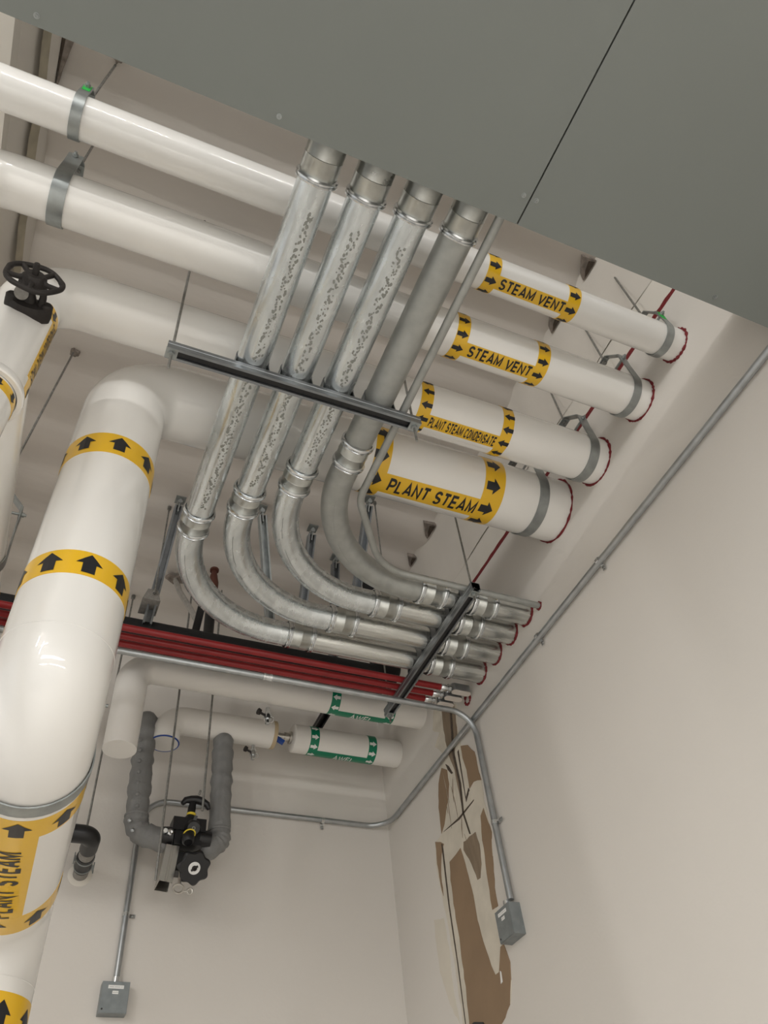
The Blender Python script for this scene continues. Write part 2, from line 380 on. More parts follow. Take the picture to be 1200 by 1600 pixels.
# ------------------------------------------------------------------ grey enclosure overhead
enc = thing('electrical_enclosure', 'large grey sheet metal enclosure overhead filling the top of the view', 'enclosure', (0.7,-0.5,2.3))
bm = NB(); box(bm, (-1.0,-2.2,2.3), (0.9105,0.599,2.62)); bevel(bm, 0.0015, 1); obj('bottom_panel', bm, 'panel', enc)
bm = NB(); box(bm, (0.9155,-2.2,2.3), (1.935,0.599,2.62)); bevel(bm, 0.0015, 1); obj('bottom_panel', bm, 'panel', enc)
bm = NB(); box(bm, (0.909,-2.18,2.312), (0.917,0.590,2.61)); obj('panel_seam_gasket', bm, 'black', enc)
for x, y in ((0.163,0.575),(0.889,0.516),(0.932,0.516),(1.650,0.572),(-0.45,0.575),(0.889,-0.6),(0.932,-0.6)):
    bm = NB(); lathe(bm, (x,y,2.3), (0,0,-1), [(0,0.0075),(0.0012,0.0075),(0.0014,0.0052),(0.005,0.0048),(0.005,0.0028),(0.003,0.0026)], n=18)
    obj('hex_bolt', bm, 'hanger', enc)

# ------------------------------------------------------------------ white steam pipes
def seal_ring(parent, c, r):
    bm = NB(); torus(bm, c, X, r+0.003, 0.006, n=64, m=8, wob=0.55); obj('firestop_sealant', bm, 'seal', parent)
    bm = NB(); lathe(bm, V(c)+V((0.004,0,0)), X, [(0,r+0.008),(-0.003,r+0.016),(0.0015,r+0.022)], n=48); obj('plaster_collar', bm, 'haunch_w', parent)
DOWN, NEAR = V((0,0,-1)), V((0,-1,0))
def xcyl(y, z): return cylf((0,y,z), X, DOWN, NEAR)
# upper steam vent
p1 = thing('steam_vent_pipe', 'upper white pipe marked STEAM VENT, closest to the grey enclosure', 'pipe', (0.7,0.935,2.80), 'white insulated steam pipes')
bm = NB(); tube(bm, [(-2.2,0.935,2.80),(0.5,0.935,2.80),(R,0.935,2.80)], 0.068, n=64); obj('insulation_jacket', bm, 'white', p1)
seal_ring(p1, (R,0.935,2.80), 0.068)
ar = [(s, t, 1, 0.047, 0.036) for s in (1.096,1.448) for t in (-98,-48,2,52,102,152,202)]
ar = ar[:]
marker(p1, xcyl(0.935,2.80), 0.068, [(1.070,1.122),(1.421,1.475)], [(-20,26),(160,206)], ar, [('STEAM VENT',1.277,3,0.286,0.044,0.022,0.0)])
# lower steam vent
p2 = thing('steam_vent_pipe', 'lower white pipe marked STEAM VENT, second pipe from the grey enclosure', 'pipe', (0.7,1.205,2.775), 'white insulated steam pipes')
bm = NB(); tube(bm, fillet([(R,1.205,2.775),(-0.70,1.205,2.775),(-0.70,1.205,1.2)], 0.17, 20), 0.09, n=64); obj('insulation_jacket', bm, 'white', p2)
seal_ring(p2, (R,1.205,2.775), 0.09)
ar = [(s, t, 1, 0.048, 0.034) for s in (1.085,1.448) for t in (-78,-40,-2,34,72,110,148,186)]
marker(p2, xcyl(1.205,2.775), 0.09, [(1.059,1.112),(1.420,1.476)], [(-20,19),(160,200)], ar, [('STEAM VENT',1.273,0,0.284,0.050,0.022,0.0)])
# condensate
p3 = thing('condensate_pipe', 'white pipe marked PLANT STEAM CONDENSATE, third from the enclosure, turning down at left', 'pipe', (0.7,1.555,2.773), 'white insulated steam pipes')
bm = NB(); tube(bm, fillet([(R,1.555,2.773),(-0.425,1.555,2.773),(-0.425,1.555,2.085)], 0.165, 24), 0.107, n=72); obj('insulation_jacket', bm, 'white', p3)
seal_ring(p3, (R,1.555,2.773), 0.107)
bm = NB(); lathe(bm, (-0.425,1.555,2.070), Z, [(0.008,0.092),(0.0,0.095),(0.0,0.108),(0.004,0.112),(0.012,0.1125),(0.028,0.110),(0.038,0.1065)], n=64, caps=False); obj('jacket_end_cap', bm, 'white', p3)
bm = NB(); tube(bm, [(-0.428,1.555,2.085),(-0.428,1.555,0.3)], 0.094, n=64); obj('drop_leg_jacket', bm, 'white', p3)
bm = NB(); tube(bm, [(-0.425,1.555,2.175),(-0.413,2.3,2.15),(-0.413,D,2.15)], 0.106, n=64); obj('branch_jacket', bm, 'white', p3)
ar = [(s, t, -1, 0.050, 0.036) for s in (1.085,1.468) for t in (-58,-26,6,38,70,102,134,166)]
marker(p3, xcyl(1.555,2.773), 0.107, [(1.055,1.110),(1.440,1.492)], [(-13,20),(167,200)], ar, [('PLANT STEAM CONDENSATE',1.276,3.5,0.312,0.048,0.020,0.0)])
cV2 = cylf((-0.425,1.555,0), Z, NEAR, X)
bm = NB(); patch(bm, cV2, 0.107, 2.50, 2.56, 46, 200); patch(bm, cV2, 0.107, 2.11, 2.165, 72, 200); patch(bm, cV2, 0.107, 2.163, 2.502, 66, 100, h=0.00115)
mk_side = obj('pipe_marker', bm, 'yellow', p3)
for s_, t_ in ((2.53,64),(2.53,98),(2.138,92)):
    bm = NB(); wrap(bm, arrow_bm(0.048,0.036), cV2, 0.1092, s_, t_, su=-1); obj('flow_arrow', bm, 'ink', mk_side, smooth=False)
bm = NB(); wrap(bm, text_bm('PLANT STEAM CONDENSATE', 0.33, 0.045, 0.02), cV2, 0.1092, 2.345, 82, su=1, sv=1)
obj('lettering', bm, 'ink', mk_side, smooth=False)
marker(p3, cylf((-0.428,1.555,0), Z, NEAR, X), 0.094, [(2.020,2.062),(1.72,1.77)], [(-40,-5)], [(2.041,t,-1,0.036,0.034) for t in (-13,29,68,110)], None)
cB2 = cylf((-0.413,0,2.15), Y, DOWN, X)
marker(p3, cB2, 0.107, [(2.52,2.575),(2.95,3.0)], [(-20,20)], [(2.55,t,-1,0.05,0.036) for t in (0,35,70)], None)
# plant steam
p4 = thing('plant_steam_pipe', 'largest white pipe marked PLANT STEAM, running from the wall and down the left side', 'pipe', (0.7,1.908,2.814), 'white insulated steam pipes')
bm = NB(); tube(bm, fillet([(R,1.908,2.814),(-0.037,1.908,2.814),(-0.037,1.908,1.25),(0.0,3.14,1.25),(0.0,3.14,-1.55)], [0.19,0.20,0.215], 22), 0.153, n=80)
obj('insulation_jacket', bm, 'white', p4)
seal_ring(p4, (R,1.908,2.814), 0.153)
ar = [(1.018,t,1,0.066,0.078) for t in (-73,-32,5,47,89,130)] + [(1.568,t,1,0.068,0.078) for t in (-73,-32,5,47,89,130)]
marker(p4, xcyl(1.908,2.814), 0.153, [(0.985,1.062),(1.522,1.626)], [(-20,20)], ar, [('PLANT STEAM',1.304,0.5,0.432,0.076,0.022,0.0)])
cV = cylf((-0.037,1.908,0), Z, NEAR, X)
marker(p4, cV, 0.153, [(2.205,2.312),(1.635,1.728)], [(150,210)], [(2.262,t,1,0.072,0.078) for t in (-82,-38,6,50,94,138)] + [(1.682,t,1,0.072,0.078) for t in (-78,-34,8,50,92,134)], None)
cR = (V((-0.0943,0,1.25)), V((0.03,1,0)).normalized(), DOWN, V((1,-0.03,0)).normalized())
marker(p4, cR, 0.153, [(2.138,2.235),(2.745,2.865)], [(-22,24)], [(2.188,t,-1,0.075,0.078) for t in (-92,-45,2,49,96)] + [(2.805,t,-1,0.085,0.078) for t in (-50,-5,42,89)], [('PLANT STEAM',2.525,-2,0.43,0.080,0.022,0.0)], su=-1, sv=-1)
cW = cylf((0.0,3.14,0), Z, NEAR, X)
marker(p4, cW, 0.153, [(0.86,0.985),(0.30,0.40)], [(160,200)], [(0.922,t,1,0.080,0.07) for t in (-60,-18,24,66)], None)
bm = NB(); torus(bm, (-0.037,1.908,1.455), Z, 0.1525, 0.0018, n=80, m=6); obj('jacket_seam', bm, 'white', p4)
bm = NB(); torus(bm, (-0.035,2.11,1.25), Y, 0.1525, 0.0018, n=80, m=6); obj('jacket_seam', bm, 'white', p4)
bm = NB(); torus(bm, (0.0,3.14,1.03), Z, 0.1525, 0.0018, n=80, m=6); obj('jacket_seam', bm, 'white', p4)

# ------------------------------------------------------------------ clevis hangers
def clevis(label, s, c, r, axis, w, ztop, sh, tp, green=False, rodoff=(0,0), group='clevis hangers'):
    """c = pipe centre in the cross plane at position s along axis; sh / tp = height of shoulder and top over the pipe centre"""
    if axis == 'x': P = lambda a, z: V((s, a, z)); wd = X; ad = Y
    else: P = lambda a, z: V((a, s, z)); wd = Y; ad = X
    ca, cz = c; t = thing('clevis_hanger', label, 'pipe hanger', P(ca, cz+r), group)
    R_ = r+0.0035; k_ = 0.93
    bm = NB(); pts = [P(ca-R_*k_, cz+sh-0.012), P(ca-R_*k_, cz+sh*0.55)]
    for k in range(0, 25):
        a_ = math.radians(178+184*k/24); pts.append(P(ca+R_*math.cos(a_), cz+R_*math.sin(a_)))
    pts += [P(ca+R_*k_, cz+sh*0.55), P(ca+R_*k_, cz+sh-0.012)]
    strip(bm, pts, wd, w, 0.004); bevel(bm, 0.0008, 1); sb = obj('pipe_strap', bm, 'hanger', t)
    bm = NB(); e = 0.022; q_ = R_*k_-0.005
    pts = [P(ca-q_, cz+sh-0.055), P(ca-q_, cz+sh-0.003), P(ca-q_+0.006, cz+sh+0.004), P(ca-e, cz+tp), P(ca+e, cz+tp), P(ca+q_-0.006, cz+sh+0.004), P(ca+q_, cz+sh-0.003), P(ca+q_, cz+sh-0.055)]
    strip(bm, pts, wd, w*0.82, 0.005); obj('yoke', bm, 'hanger', t)
    bm = NB(); zb = cz+sh-0.036; tube(bm, [P(ca-R_*k_-0.02, zb), P(ca+R_*k_+0.02, zb)], 0.0055, n=12)
    for q in (-1,1): hexnut(bm, P(ca+q*(R_*k_+0.008), zb), ad, 0.010, 0.009)
    obj('cross_bolt', bm, 'hanger', t)
    bm = NB(); tube(bm, [P(ca, cz+tp-0.025), V((P(ca,0).x+rodoff[0], P(ca,0).y+rodoff[1], ztop))], 0.0048, n=12); hexnut(bm, P(ca, cz+tp+0.008), Z, 0.011, 0.01); hexnut(bm, P(ca, cz+tp-0.009), Z, 0.011, 0.01)
    obj('threaded_rod', bm, 'rod', t)
    if green:
        a0, a1 = P(ca-R_*k_-0.0028, cz+sh*0.42), P(ca-R_*k_-0.0028, cz+sh-0.018)
        bm = NB(); obox(bm, (a0+a1)/2, a1-a0, wd, (a1-a0).length/2, w*0.36, 0.0012); bevel(bm, 0.0006, 1)
        o = obj('paint_mark', bm, 'greenp', t); o['label'] = 'bright green paint dab on the strap'
    return t
CZ = 3.51
clevis('clevis hanger with green paint on the upper steam vent pipe, near the right wall', 1.905, (0.935,2.80), 0.068, 'x', 0.034, CZ, 0.125, 0.20, green=True)
clevis('clevis hanger on the lower steam vent pipe, near the right wall', 1.905, (1.205,2.775), 0.09, 'x', 0.036, CZ, 0.205, 0.285)
clevis('clevis hanger on the condensate pipe, near the right wall', 1.905, (1.555,2.773), 0.107, 'x', 0.046, CZ, 0.20, 0.28)
clevis('wide clevis hanger on the large plant steam pipe, near the right wall', 1.835, (1.908,2.814), 0.153, 'x', 0.050, CZ, 0.24, 0.32)
clevis('clevis hanger with green paint on the upper steam vent pipe, at the far left', -0.392, (0.935,2.80), 0.068, 'x', 0.034, CZ, 0.125, 0.19, green=True, rodoff=(0.0,0.0))
clevis('wide clevis hanger on the lower steam vent pipe, at the far left', -0.402, (1.205,2.775), 0.09, 'x', 0.050, CZ, 0.205, 0.285)
clevis('clevis hanger under the condensate branch at the left edge', 2.31, (-0.413,2.15), 0.107, 'y', 0.046, CZ, 0.28, 0.37, rodoff=(0.07,-0.07))
clevis('large clevis hanger around the bottom run of the plant steam pipe', 2.085, (-0.032,1.25), 0.153, 'y', 0.050, 1.65, 0.235, 0.30)
# loose threaded rods
def rod(label, x, y, z0, z1, r=0.0048, m='rod', grp='loose hanging rods'):
    bm = NB(); tube(bm, [(x,y,z0),(x,y,z1)], r, n=10); hexnut(bm, (x,y,z0+0.012), Z, r*2.1, 0.009); hexnut(bm, (x,y,z1-0.012), Z, r*2.6, 0.02)
    return tag(obj('hanging_rod', bm, m, org=(x,y,z1)), label, 'rod', grp)

# ------------------------------------------------------------------ strut trapezes
def channel(bm, A, B, up, w=0.045, h=0.041, t=0.0028):
    """C channel from A to B (axis at channel centre), slot facing -up"""
    A, B = V(A), V(B); a = (B-A).normalized(); u = V(up); s = a.cross(u)
    W, H = w/2, h/2; l = 0.0095
    pr = [(-W,H),(W,H),(W,0.006),(W-0.002,0.004),(W-0.002,-0.004),(W,-0.006),(W,-H),(W-l,-H),(W-l,-H+0.007),(W-l+t,-H+0.007),(W-l+t,-H+t),(W-t,-H+t),(W-t,H-t),
          (-W+t,H-t),(-W+t,-H+t),(-W+l-t,-H+t),(-W+l-t,-H+0.007),(-W+l,-H+0.007),(-W+l,-H),(-W,-H),(-W,-0.006),(-W+0.002,-0.004),(-W+0.002,0.004),(-W,0.006)]
    v0 = [bm.verts.new(A+s*x+u*y) for x, y in pr]; v1 = [bm.verts.new(B+s*x+u*y) for x, y in pr]
    n = len(pr)
    for i in range(n): bm.faces.new((v0[i], v0[(i+1)%n], v1[(i+1)%n], v1[i]))
    fs = [bm.faces.new(v0[::-1]), bm.faces.new(v1)]; bmesh.ops.triangulate(bm, faces=fs)
def trapeze(label, A, B, ztop, rods, zt):
    t = thing('strut_trapeze', label, 'pipe support', (V(A)+V(B))/2, 'strut trapezes')
    bm = NB(); channel(bm, A, B, Z, h=0.043); o = obj('strut_channel', bm, 'strut', t, smooth=False)
    bm = NB(); a = (V(B)-V(A)).normalized()*0.002; box(bm, tuple(min(V(A)[i]+a[i],V(B)[i]-a[i])-(0.012 if abs(a[i])<1e-6 and i<2 else 0)-(0.0 if i<2 else 0.012) for i in range(3)), tuple(max(V(A)[i]+a[i],V(B)[i]-a[i])+(0.012 if abs(a[i])<1e-6 and i<2 else 0)+(0.0 if i<2 else 0.004) for i in range(3)))
    obj('channel_slot', bm, 'black', t, smooth=False)
    for x, y in rods:
        bm = NB(); tube(bm, [(x,y,zt),(x,y,ztop)], 0.0048, n=12); obj('threaded_rod', bm, 'rod', t)
        bm = NB(); box(bm, (x-0.02,y-0.02,A[2]-0.0255), (x+0.02,y+0.02,A[2]-0.0215)); bevel(bm, 0.0008, 1); obj('square_washer', bm, 'hanger', t)
        bm = NB(); hexnut(bm, (x,y,A[2]-0.032), Z, 0.012, 0.011); obj('hex_nut', bm, 'hanger', t)
    return t
trapeze('long steel strut channel under the upright-running galvanised conduits, hung on two rods', (0.045,1.432,2.420), (0.985,1.432,2.420), CZ, [(0.063,1.43),(0.962,1.43)], 2.305)
trapeze('steel strut channel under the galvanised conduits and red conduits near the right wall', (1.600,2.150,2.420), (1.600,3.165,2.420), CZ, [(1.600,2.180),(1.600,3.145)], 2.355)

# ------------------------------------------------------------------ four large galvanised conduits
CX = (0.337, 0.499, 0.661, 0.825); CY = (2.800, 2.635, 2.472, 2.322)
YB = (2.20, 2.025, 1.85, 1.665); XB = (0.985, 1.140, 1.295, 1.465)
names = ['outermost large galvanised conduit, with the widest bend, left of the four', 'second large galvanised conduit from the left', 'third large galvanised conduit from the left',
         'innermost large galvanised conduit, dull and smooth, right of the four']
def coupling(parent, c, a, L=0.10, r=0.057):
    c = V(c); a = V(a); k = obj_c = None
    bm = NB(); h = L/2
    lathe(bm, c-a*h, a, [(0,r+0.001),(0.004,r+0.0035),(h-0.002,r+0.0035),(h,r+0.005),(h+0.002,r+0.0035),(L-0.004,r+0.0035),(L,r+0.001)], n=56)
    s = obj('coupling', bm, 'sleeve', parent)
    for q in (-1,1):
        bm = NB(); n = 56; e1, e2 = frame(a); O = c + a*q*h
        prof = [(-0.012,0.002),(-0.010,0.0085),(-0.005,0.0112),(-0.001,0.0062),(0.003,0.0062),(0.006,0.0108),(0.011,0.0098),(0.013,0.002)]
        rings = []
        for s_, dr in prof:
            rings.append([bm.verts.new(O + a*s_ + (e1*math.cos(2*math.pi*k/n)+e2*math.sin(2*math.pi*k/n))*(r+dr+0.0013*math.sin(5*2*math.pi*k/n+s_*90))) for k in range(n)])
        for A_, B_ in zip(rings, rings[1:]):
            for k in range(n): bm.faces.new((A_[k], A_[(k+1)%n], B_[(k+1)%n], B_[k]))
        obj('compression_ring', bm, 'ring', s)
for i in range(4):
    x, y = CX[i], CY[i]; z = 2.5
    t = thing('galvanised_conduit', names[i], 'conduit', (x, y, z), 'four large galvanised conduits')
    bm = NB(); tube(bm, fillet([(x,0.60,z),(x,y,z),(XB[i],y,z)], 0.52, 36), 0.057, n=56)
    obj('bent_conduit', bm, 'galv' if i < 3 else 'emtdull', t)
    bm = NB(); tube(bm, [(XB[i]-0.02,y,z),(R,y,z)], 0.0568, n=56); obj('straight_conduit', bm, 'galv_run', t)
    coupling(t, (x,0.680,z), Y, L=0.13); coupling(t, (x,YB[i]+0.02,z), Y, L=0.10); coupling(t, (XB[i],y,z), X, L=0.115); coupling(t, (1.735,y,z), X, L=0.11)
    bm = NB(); torus(bm, (R-0.002,y,z), X, 0.059, 0.005, n=48, m=8, wob=0.6); obj('firestop_sealant', bm, 'seal', t)
    arcp = [p for p in fillet([(x,0.60,z),(x,y,z),(XB[i],y,z)], 0.52, 36)][1:-1]; q0 = 4
    while q0 < len(arcp)-6:
        q1 = min(q0+random.randint(4,9), len(arcp)-3); off = V((-0.006,0.006,0)).normalized()*(0.012+0.006*random.uniform(-1,1))
        pts = [arcp[k]+off*(1+0.08*random.uniform(-1,1))-Z*0.0564 for k in range(q0, q1)]
        bm = NB(); tube(bm, pts, 0.0009, n=6, radii=[random.uniform(0.0004,0.0011) for _ in pts]); obj('seam_line', bm, 'smudge', t); q0 = q1+random.randint(1,4)
    if i < 3:
        bm = NB(); cf = cylf((x,0,z), Y, DOWN, X); yy = 0.84; th0 = (7,1,3)[i]
        while yy < YB[i]-0.09:
            if not (1.39 < yy < 1.475):
                sb = bmesh.new(); k = random.choice((5,6,7)); ra = random.uniform(0.0022,0.0062)
                vs = [sb.verts.new((ra*random.uniform(0.6,1.3)*math.cos(2*math.pi*j/k)*1.2, ra*random.uniform(0.6,1.2)*math.sin(2*math.pi*j/k), 0)) for j in range(k)]
                sb.faces.new(vs); wrap(bm, sb, cf, 0.0573, yy, th0 + 5*math.sin(yy*2.2+i) + random.uniform(-13,13))
            yy += random.uniform(0.002,0.0075)
        o = obj('stencilled_marks', bm, 'smudge', t, smooth=False); o['label'] = 'speckled row of dark stencil marks'; o['kind'] = 'stuff'
# straps that tie conduits to struts
def strap(label, c, axis, r, w=0.03, group='conduit straps on the strut channels', m='strut', drop=0.0):
    """three quarter loop around a conduit; axis is the conduit direction; opening downwards on to the strut"""
    c = V(c); wd = V(axis); s = wd.cross(Z); bm = NB(); rr = r+0.0022
    pts = [c + s*(rr+0.004) - Z*(r+drop+0.004), c + s*rr*1.0 - Z*r*0.4]
    for k in range(0, 21):
        a_ = math.radians(-10+200*k/20); pts.append(c + s*rr*math.cos(a_) + Z*rr*math.sin(a_))
    pts += [c - s*rr - Z*r*0.4, c - s*(rr+0.004) - Z*(r+drop+0.004)]
    strip(bm, pts, wd, w, 0.0028)
    t = thing('conduit_strap', label, 'strap', c, group)
    obj('band', bm, m, t)
    bm = NB(); q = c + Z*(rr+0.008); tube(bm, [q-s*0.014, q+s*0.014], 0.0035, n=10); hexnut(bm, q+s*0.012, s, 0.008, 0.006); obj('strap_bolt', bm, 'ring', t)
od = ('outermost', 'second', 'third', 'innermost')
for i in range(4):
    strap('dark strap holding the %s galvanised conduit to the long strut channel' % od[i], (CX[i],1.432,2.5), Y, 0.057)
    strap('dark strap holding the %s galvanised conduit to the strut near the wall' % od[i], (1.600,CY[i],2.5), X, 0.057)
# thin conduit that follows the bundle
t = thing('thin_conduit', 'thin grey conduit running alongside the innermost galvanised conduit into the wall', 'conduit', (0.918,1.2,2.459))
bm = NB(); tube(bm, fillet([(0.914,0.60,2.459),(0.922,1.87,2.459),(1.16,2.213,2.459),(R,2.213,2.459)], [0.16,0.25], 14), 0.0155, n=28); obj('conduit_body', bm, 'emtdull', t)
bm = NB(); torus(bm, (R-0.002,2.213,2.459), X, 0.018, 0.004, n=28, m=8, wob=0.6); obj('firestop_sealant', bm, 'seal', t)

# ------------------------------------------------------------------ red conduits
RYZ = ((2.925,2.4600), (2.985,2.4600), (3.040,2.4600)); rr_ = 0.0165
rl = ('nearest', 'middle', 'farthest'); xe = (1.845, 1.825, 1.805)
for i, (y, z) in enumerate(RYZ):
    t = thing('red_conduit', 'red painted conduit, %s of the three red ones from the galvanised conduits' % ('first','second','third')[i], 'conduit', (1.0,y,z), 'three red conduits')
    bm = NB(); tube(bm, [(-1.6,y,z),(0.2,y,z),(xe[i]-0.04,y,z)], rr_, n=28); obj('conduit_body', bm, 'red', t)
    bm = NB(); lathe(bm, (xe[i]-0.045,y,z), X, [(0,rr_+0.001),(0.004,rr_+0.004),(0.03,rr_+0.004),(0.032,rr_+0.0005),(0.040,rr_+0.0005),(0.042,rr_+0.006),(0.056,rr_+0.006),(0.058,rr_-0.002)], n=24); obj('connector', bm, 'ring', t)
    strap('bright strap on the %s red conduit over the strut' % ('first','second','third')[i], (1.62,y,z), X, rr_, w=0.02, group='straps on the red conduits', m='ring', drop=-0.002)
for i, (y, z) in enumerate(((2.918,2.462),(2.972,2.458),(3.026,2.456))):
    t = thing('conduit_body_fitting', ('first','second','third')[i] + ' oval cream covered conduit fitting at the end of the red conduits', 'conduit fitting', (1.92,y,z), 'oval conduit fittings')
    bm = NB(); n = 24; Lh, Wh = 0.055-0.004*i, 0.0185; out = []
    for k in range(n):
        a_ = 2*math.pi*k/n; out.append((xe[i]+0.07 + (Lh-Wh)*(1 if math.cos(a_) > 0 else -1) + Wh*math.cos(a_), y + Wh*math.sin(a_)))
    prism(bm, [(a, b, z-0.020) for a, b in out], (0,0,0.042)); bevel(bm, 0.003, 2, 50); obj('fitting_body', bm, 'emt', t)
    bm = NB(); prism(bm, [(a, b, z-0.0245) for a, b in out], (0,0,0.004)); bevel(bm, 0.0012, 1, 50); obj('cover', bm, 'clear', t)
bm = NB(); torus(bm, (R-0.002,2.972,2.45), X, 0.028, 0.006, n=30, m=8, wob=0.7); tag(obj('firestop_patch', bm, 'seal'), 'dark red sealant smear on the wall behind the oval fittings', 'sealant')

# ------------------------------------------------------------------ black insulated pipe behind the red conduits
t = thing('black_insulated_pipe', 'thick black foam insulated pipe running behind the red conduits', 'pipe', (0.8,3.25,2.69))
bm = NB(); tube(bm, fillet([(-1.6,3.25,2.69),(1.66,3.25,2.69),(1.66,3.25,3.49)], 0.12, 12), 0.088, n=48); obj('foam_jacket', bm, 'foam', t)
bm = NB(); patch(bm, xcyl(3.25,2.69), 0.088, 0.25, 0.775, -48, -4, h=0.006); obj('mastic_patch', bm, 'mastic', t)
bm = NB(); patch(bm, xcyl(3.25,2.69), 0.088, 0.245, 0.275, -56, 0, h=0.0085); obj('tape_band', bm, 'whiteink', t)

# ------------------------------------------------------------------ thin conduits (EMT) and boxes
def emt(label, pts, rads, r=0.0148, m='emt', group=None):
    t = thing('metal_conduit', label, 'conduit', pts[0], group)
    bm = NB(); tube(bm, fillet(pts, rads, 14), r, n=24); obj('conduit_body', bm, m, t); return t
t = emt('slim steel conduit running under the red conduits, bending down the right wall to a box', [(-1.6,2.925,2.325),(R-0.022,2.925,2.325),(R-0.022,2.925,1.39)], [0.13])
bm = NB(); lathe(bm, (0.845,2.925,2.325), X, [(0,0.0148),(0.001,0.0185),(0.012,0.0185),(0.014,0.0165),(0.030,0.0165),(0.032,0.0185),(0.044,0.0185),(0.045,0.0148)], n=20); obj('coupling', bm, 'ring', t)
def ohs(label, c, along, out, side, r=0.0148):
    """one hole strap: loop over a conduit on a wall; along = conduit dir, out = away from wall"""
    c = V(c); a, o_, s = V(along), V(out), V(side); bm = NB(); rr = r+0.0015
    pts = [c - s*rr - o_*r*0.9]
    for k in range(0, 13):
        q = math.radians(180-180*k/12); pts.append(c + s*rr*math.cos(q) + o_*rr*math.sin(q))
    pts += [c + s*(rr+0.001) - o_*(r-0.004), c + s*(rr+0.006) - o_*(r-0.001), c + s*(rr+0.030) - o_*(r-0.001)]
    strip(bm, pts, a, 0.018, 0.002)
    t = thing('one_hole_strap', label, 'strap', c, 'one hole straps on the walls'); obj('strap_band', bm, 'ring', t)
    bm = NB(); lathe(bm, c + s*(rr+0.018) - o_*(r-0.002), o_, [(0,0.0065),(0.005,0.006),(0.006,0.001)], n=12); obj('screw', bm, 'rod', t)
ohs('one hole strap on the conduit dropping down the right wall above its box', (R-0.022,2.925,1.735), Z, (-1,0,0), (0,-1,0))
t = emt('long steel conduit slanting along the right wall, around the corner to the lower left box', [(R-0.022,-3.0,2.31),(R-0.022,D-0.022,2.29),(0.535,D-0.022,2.285),(0.535,D-0.022,1.39)], [0.14,0.15])
for y in (1.745,2.26):
    ohs('one hole strap on the slanting wall conduit, %s' % ('upper one' if y < 2 else 'lower one'), (R-0.022,y,2.302), Y, (-1,0,0), (0,0,-1))
ohs('one hole strap under the back wall conduit', (1.558,D-0.022,2.285), X, (0,-1,0), (0,0,-1))
ohs('one hole strap on the vertical conduit above the lower left box', (0.535,D-0.022,1.685), Z, (0,-1,0), (1,0,0))
def jbox(label, c, out, side, s=0.06, dpt=0.055, labs=()):
    c = V(c); o_, sd = V(out), V(side); t = thing('junction_box', label, 'electrical box', c, 'junction boxes')
    bm = NB(); obox(bm, c + o_*(dpt/2), o_, sd, dpt/2, s, s+0.003); bevel(bm, 0.002, 2); obj('box_body', bm, 'galvbox', t)
    bm = NB(); obox(bm, c + o_*(dpt+0.0012), o_, sd, 0.0012, s-0.002, s+0.001); bevel(bm, 0.0008, 1); cv = obj('cover_plate', bm, 'galvbox', t)
    for (a, b, ww, hh) in ((0.0,0.040,0.034,0.007),(0.0,0.018,0.013,0.0065)):
        bm = NB(); obox(bm, c + o_*(dpt+0.0030) + sd*a + Z*b, o_, sd, 0.0005, ww, hh); lb = obj('sticker', bm, 'whiteink', cv, smooth=False)
        tx = text_bm('--- ---- -' if ww > 0.02 else '---', ww*1.6, hh*1.1, 0.0)
        bm = NB(); mm = {}
        for v in tx.verts: mm[v] = bm.verts.new(c + o_*(dpt+0.0041) + sd*(a+v.co.x) + Z*(b+v.co.y))
        for q in tx.faces: bm.faces.new([mm[v] for v in q.verts])
        tx.free(); obj('printed_line', bm, 'ink', cv, smooth=False)
    bm = NB(); lathe(bm, c + o_*(dpt+0.002) - sd*(s*0.80) - Z*(s*0.80), o_, [(0,0.004),(0.0012,0.004)], n=14); obj('screw_hole', bm, 'black', t)
    bm = NB(); lathe(bm, c + o_*0.022 + Z*(s+0.003), Z, [(0,0.022),(0.006,0.022),(0.007,0.018),(0.028,0.018),(0.03,0.015)], n=20); obj('connector', bm, 'ring', t)
jbox('square steel junction box on the back wall at lower left', (0.535,D,1.320), (0,-1,0), (1,0,0))
jbox('square steel junction box on the right wall over the torn brown patch', (R,2.955,1.305), (-1,0,0), (0,-1,0))

# ------------------------------------------------------------------ pipes marked AWFI
A1 = (3.497,2.70); r1 = 0.080
t = thing('water_pipe', 'upper white pipe marked AWFI below the red conduits, elbowing down at left', 'pipe', (1.0,A1[0],A1[1]), 'white pipes marked AWFI')
bm = NB(); tube(bm, fillet([(R,A1[0],A1[1]),(0.315,A1[0],A1[1]),(0.315,A1[0],2.20)], 0.115, 18), r1, n=56); obj('insulation_jacket', bm, 'white_m', t)
ca = xcyl(*A1)
marker(t, ca, r1, [(1.396,1.449),(1.735,1.79)], [(-44,12)], [(1.423,t_,-1,0.044,0.034) for t_ in (-62,-20,24,66,110)] + [(1.762,t_,-1,0.044,0.034) for t_ in (-62,-20,24,66)], [('AWFI',1.592,-12,0.120,0.052,0.015,0.0)], 'green', 'whiteink')
A2 = (3.86,2.66); r2 = 0.082
t = thing('water_pipe', 'lower short white pipe marked AWFI, ending at the right wall', 'pipe', (1.6,A2[0],A2[1]), 'white pipes marked AWFI')
bm = NB(); lathe(bm, (0,A2[0],A2[1]), X, [(1.298,0.035),(1.298,r2-0.012),(1.305,r2-0.002),(1.318,r2),(R-0.012,r2),(R-0.011,r2-0.003),(R+0.02,r2-0.003)], n=56); obj('insulation_jacket', bm, 'white_m', t)
marker(t, xcyl(*A2), r2, [(1.396,1.449),(1.763,1.815)], [(-40,20)], [(1.423,t_,1,0.044,0.034) for t_ in (-46,-6,35,74,114)] + [(1.789,t_,1,0.044,0.034) for t_ in (-38,2,41,82)], [('AWFI',1.618,-8,0.115,0.050,0.015,0.0)], 'green', 'whiteink')
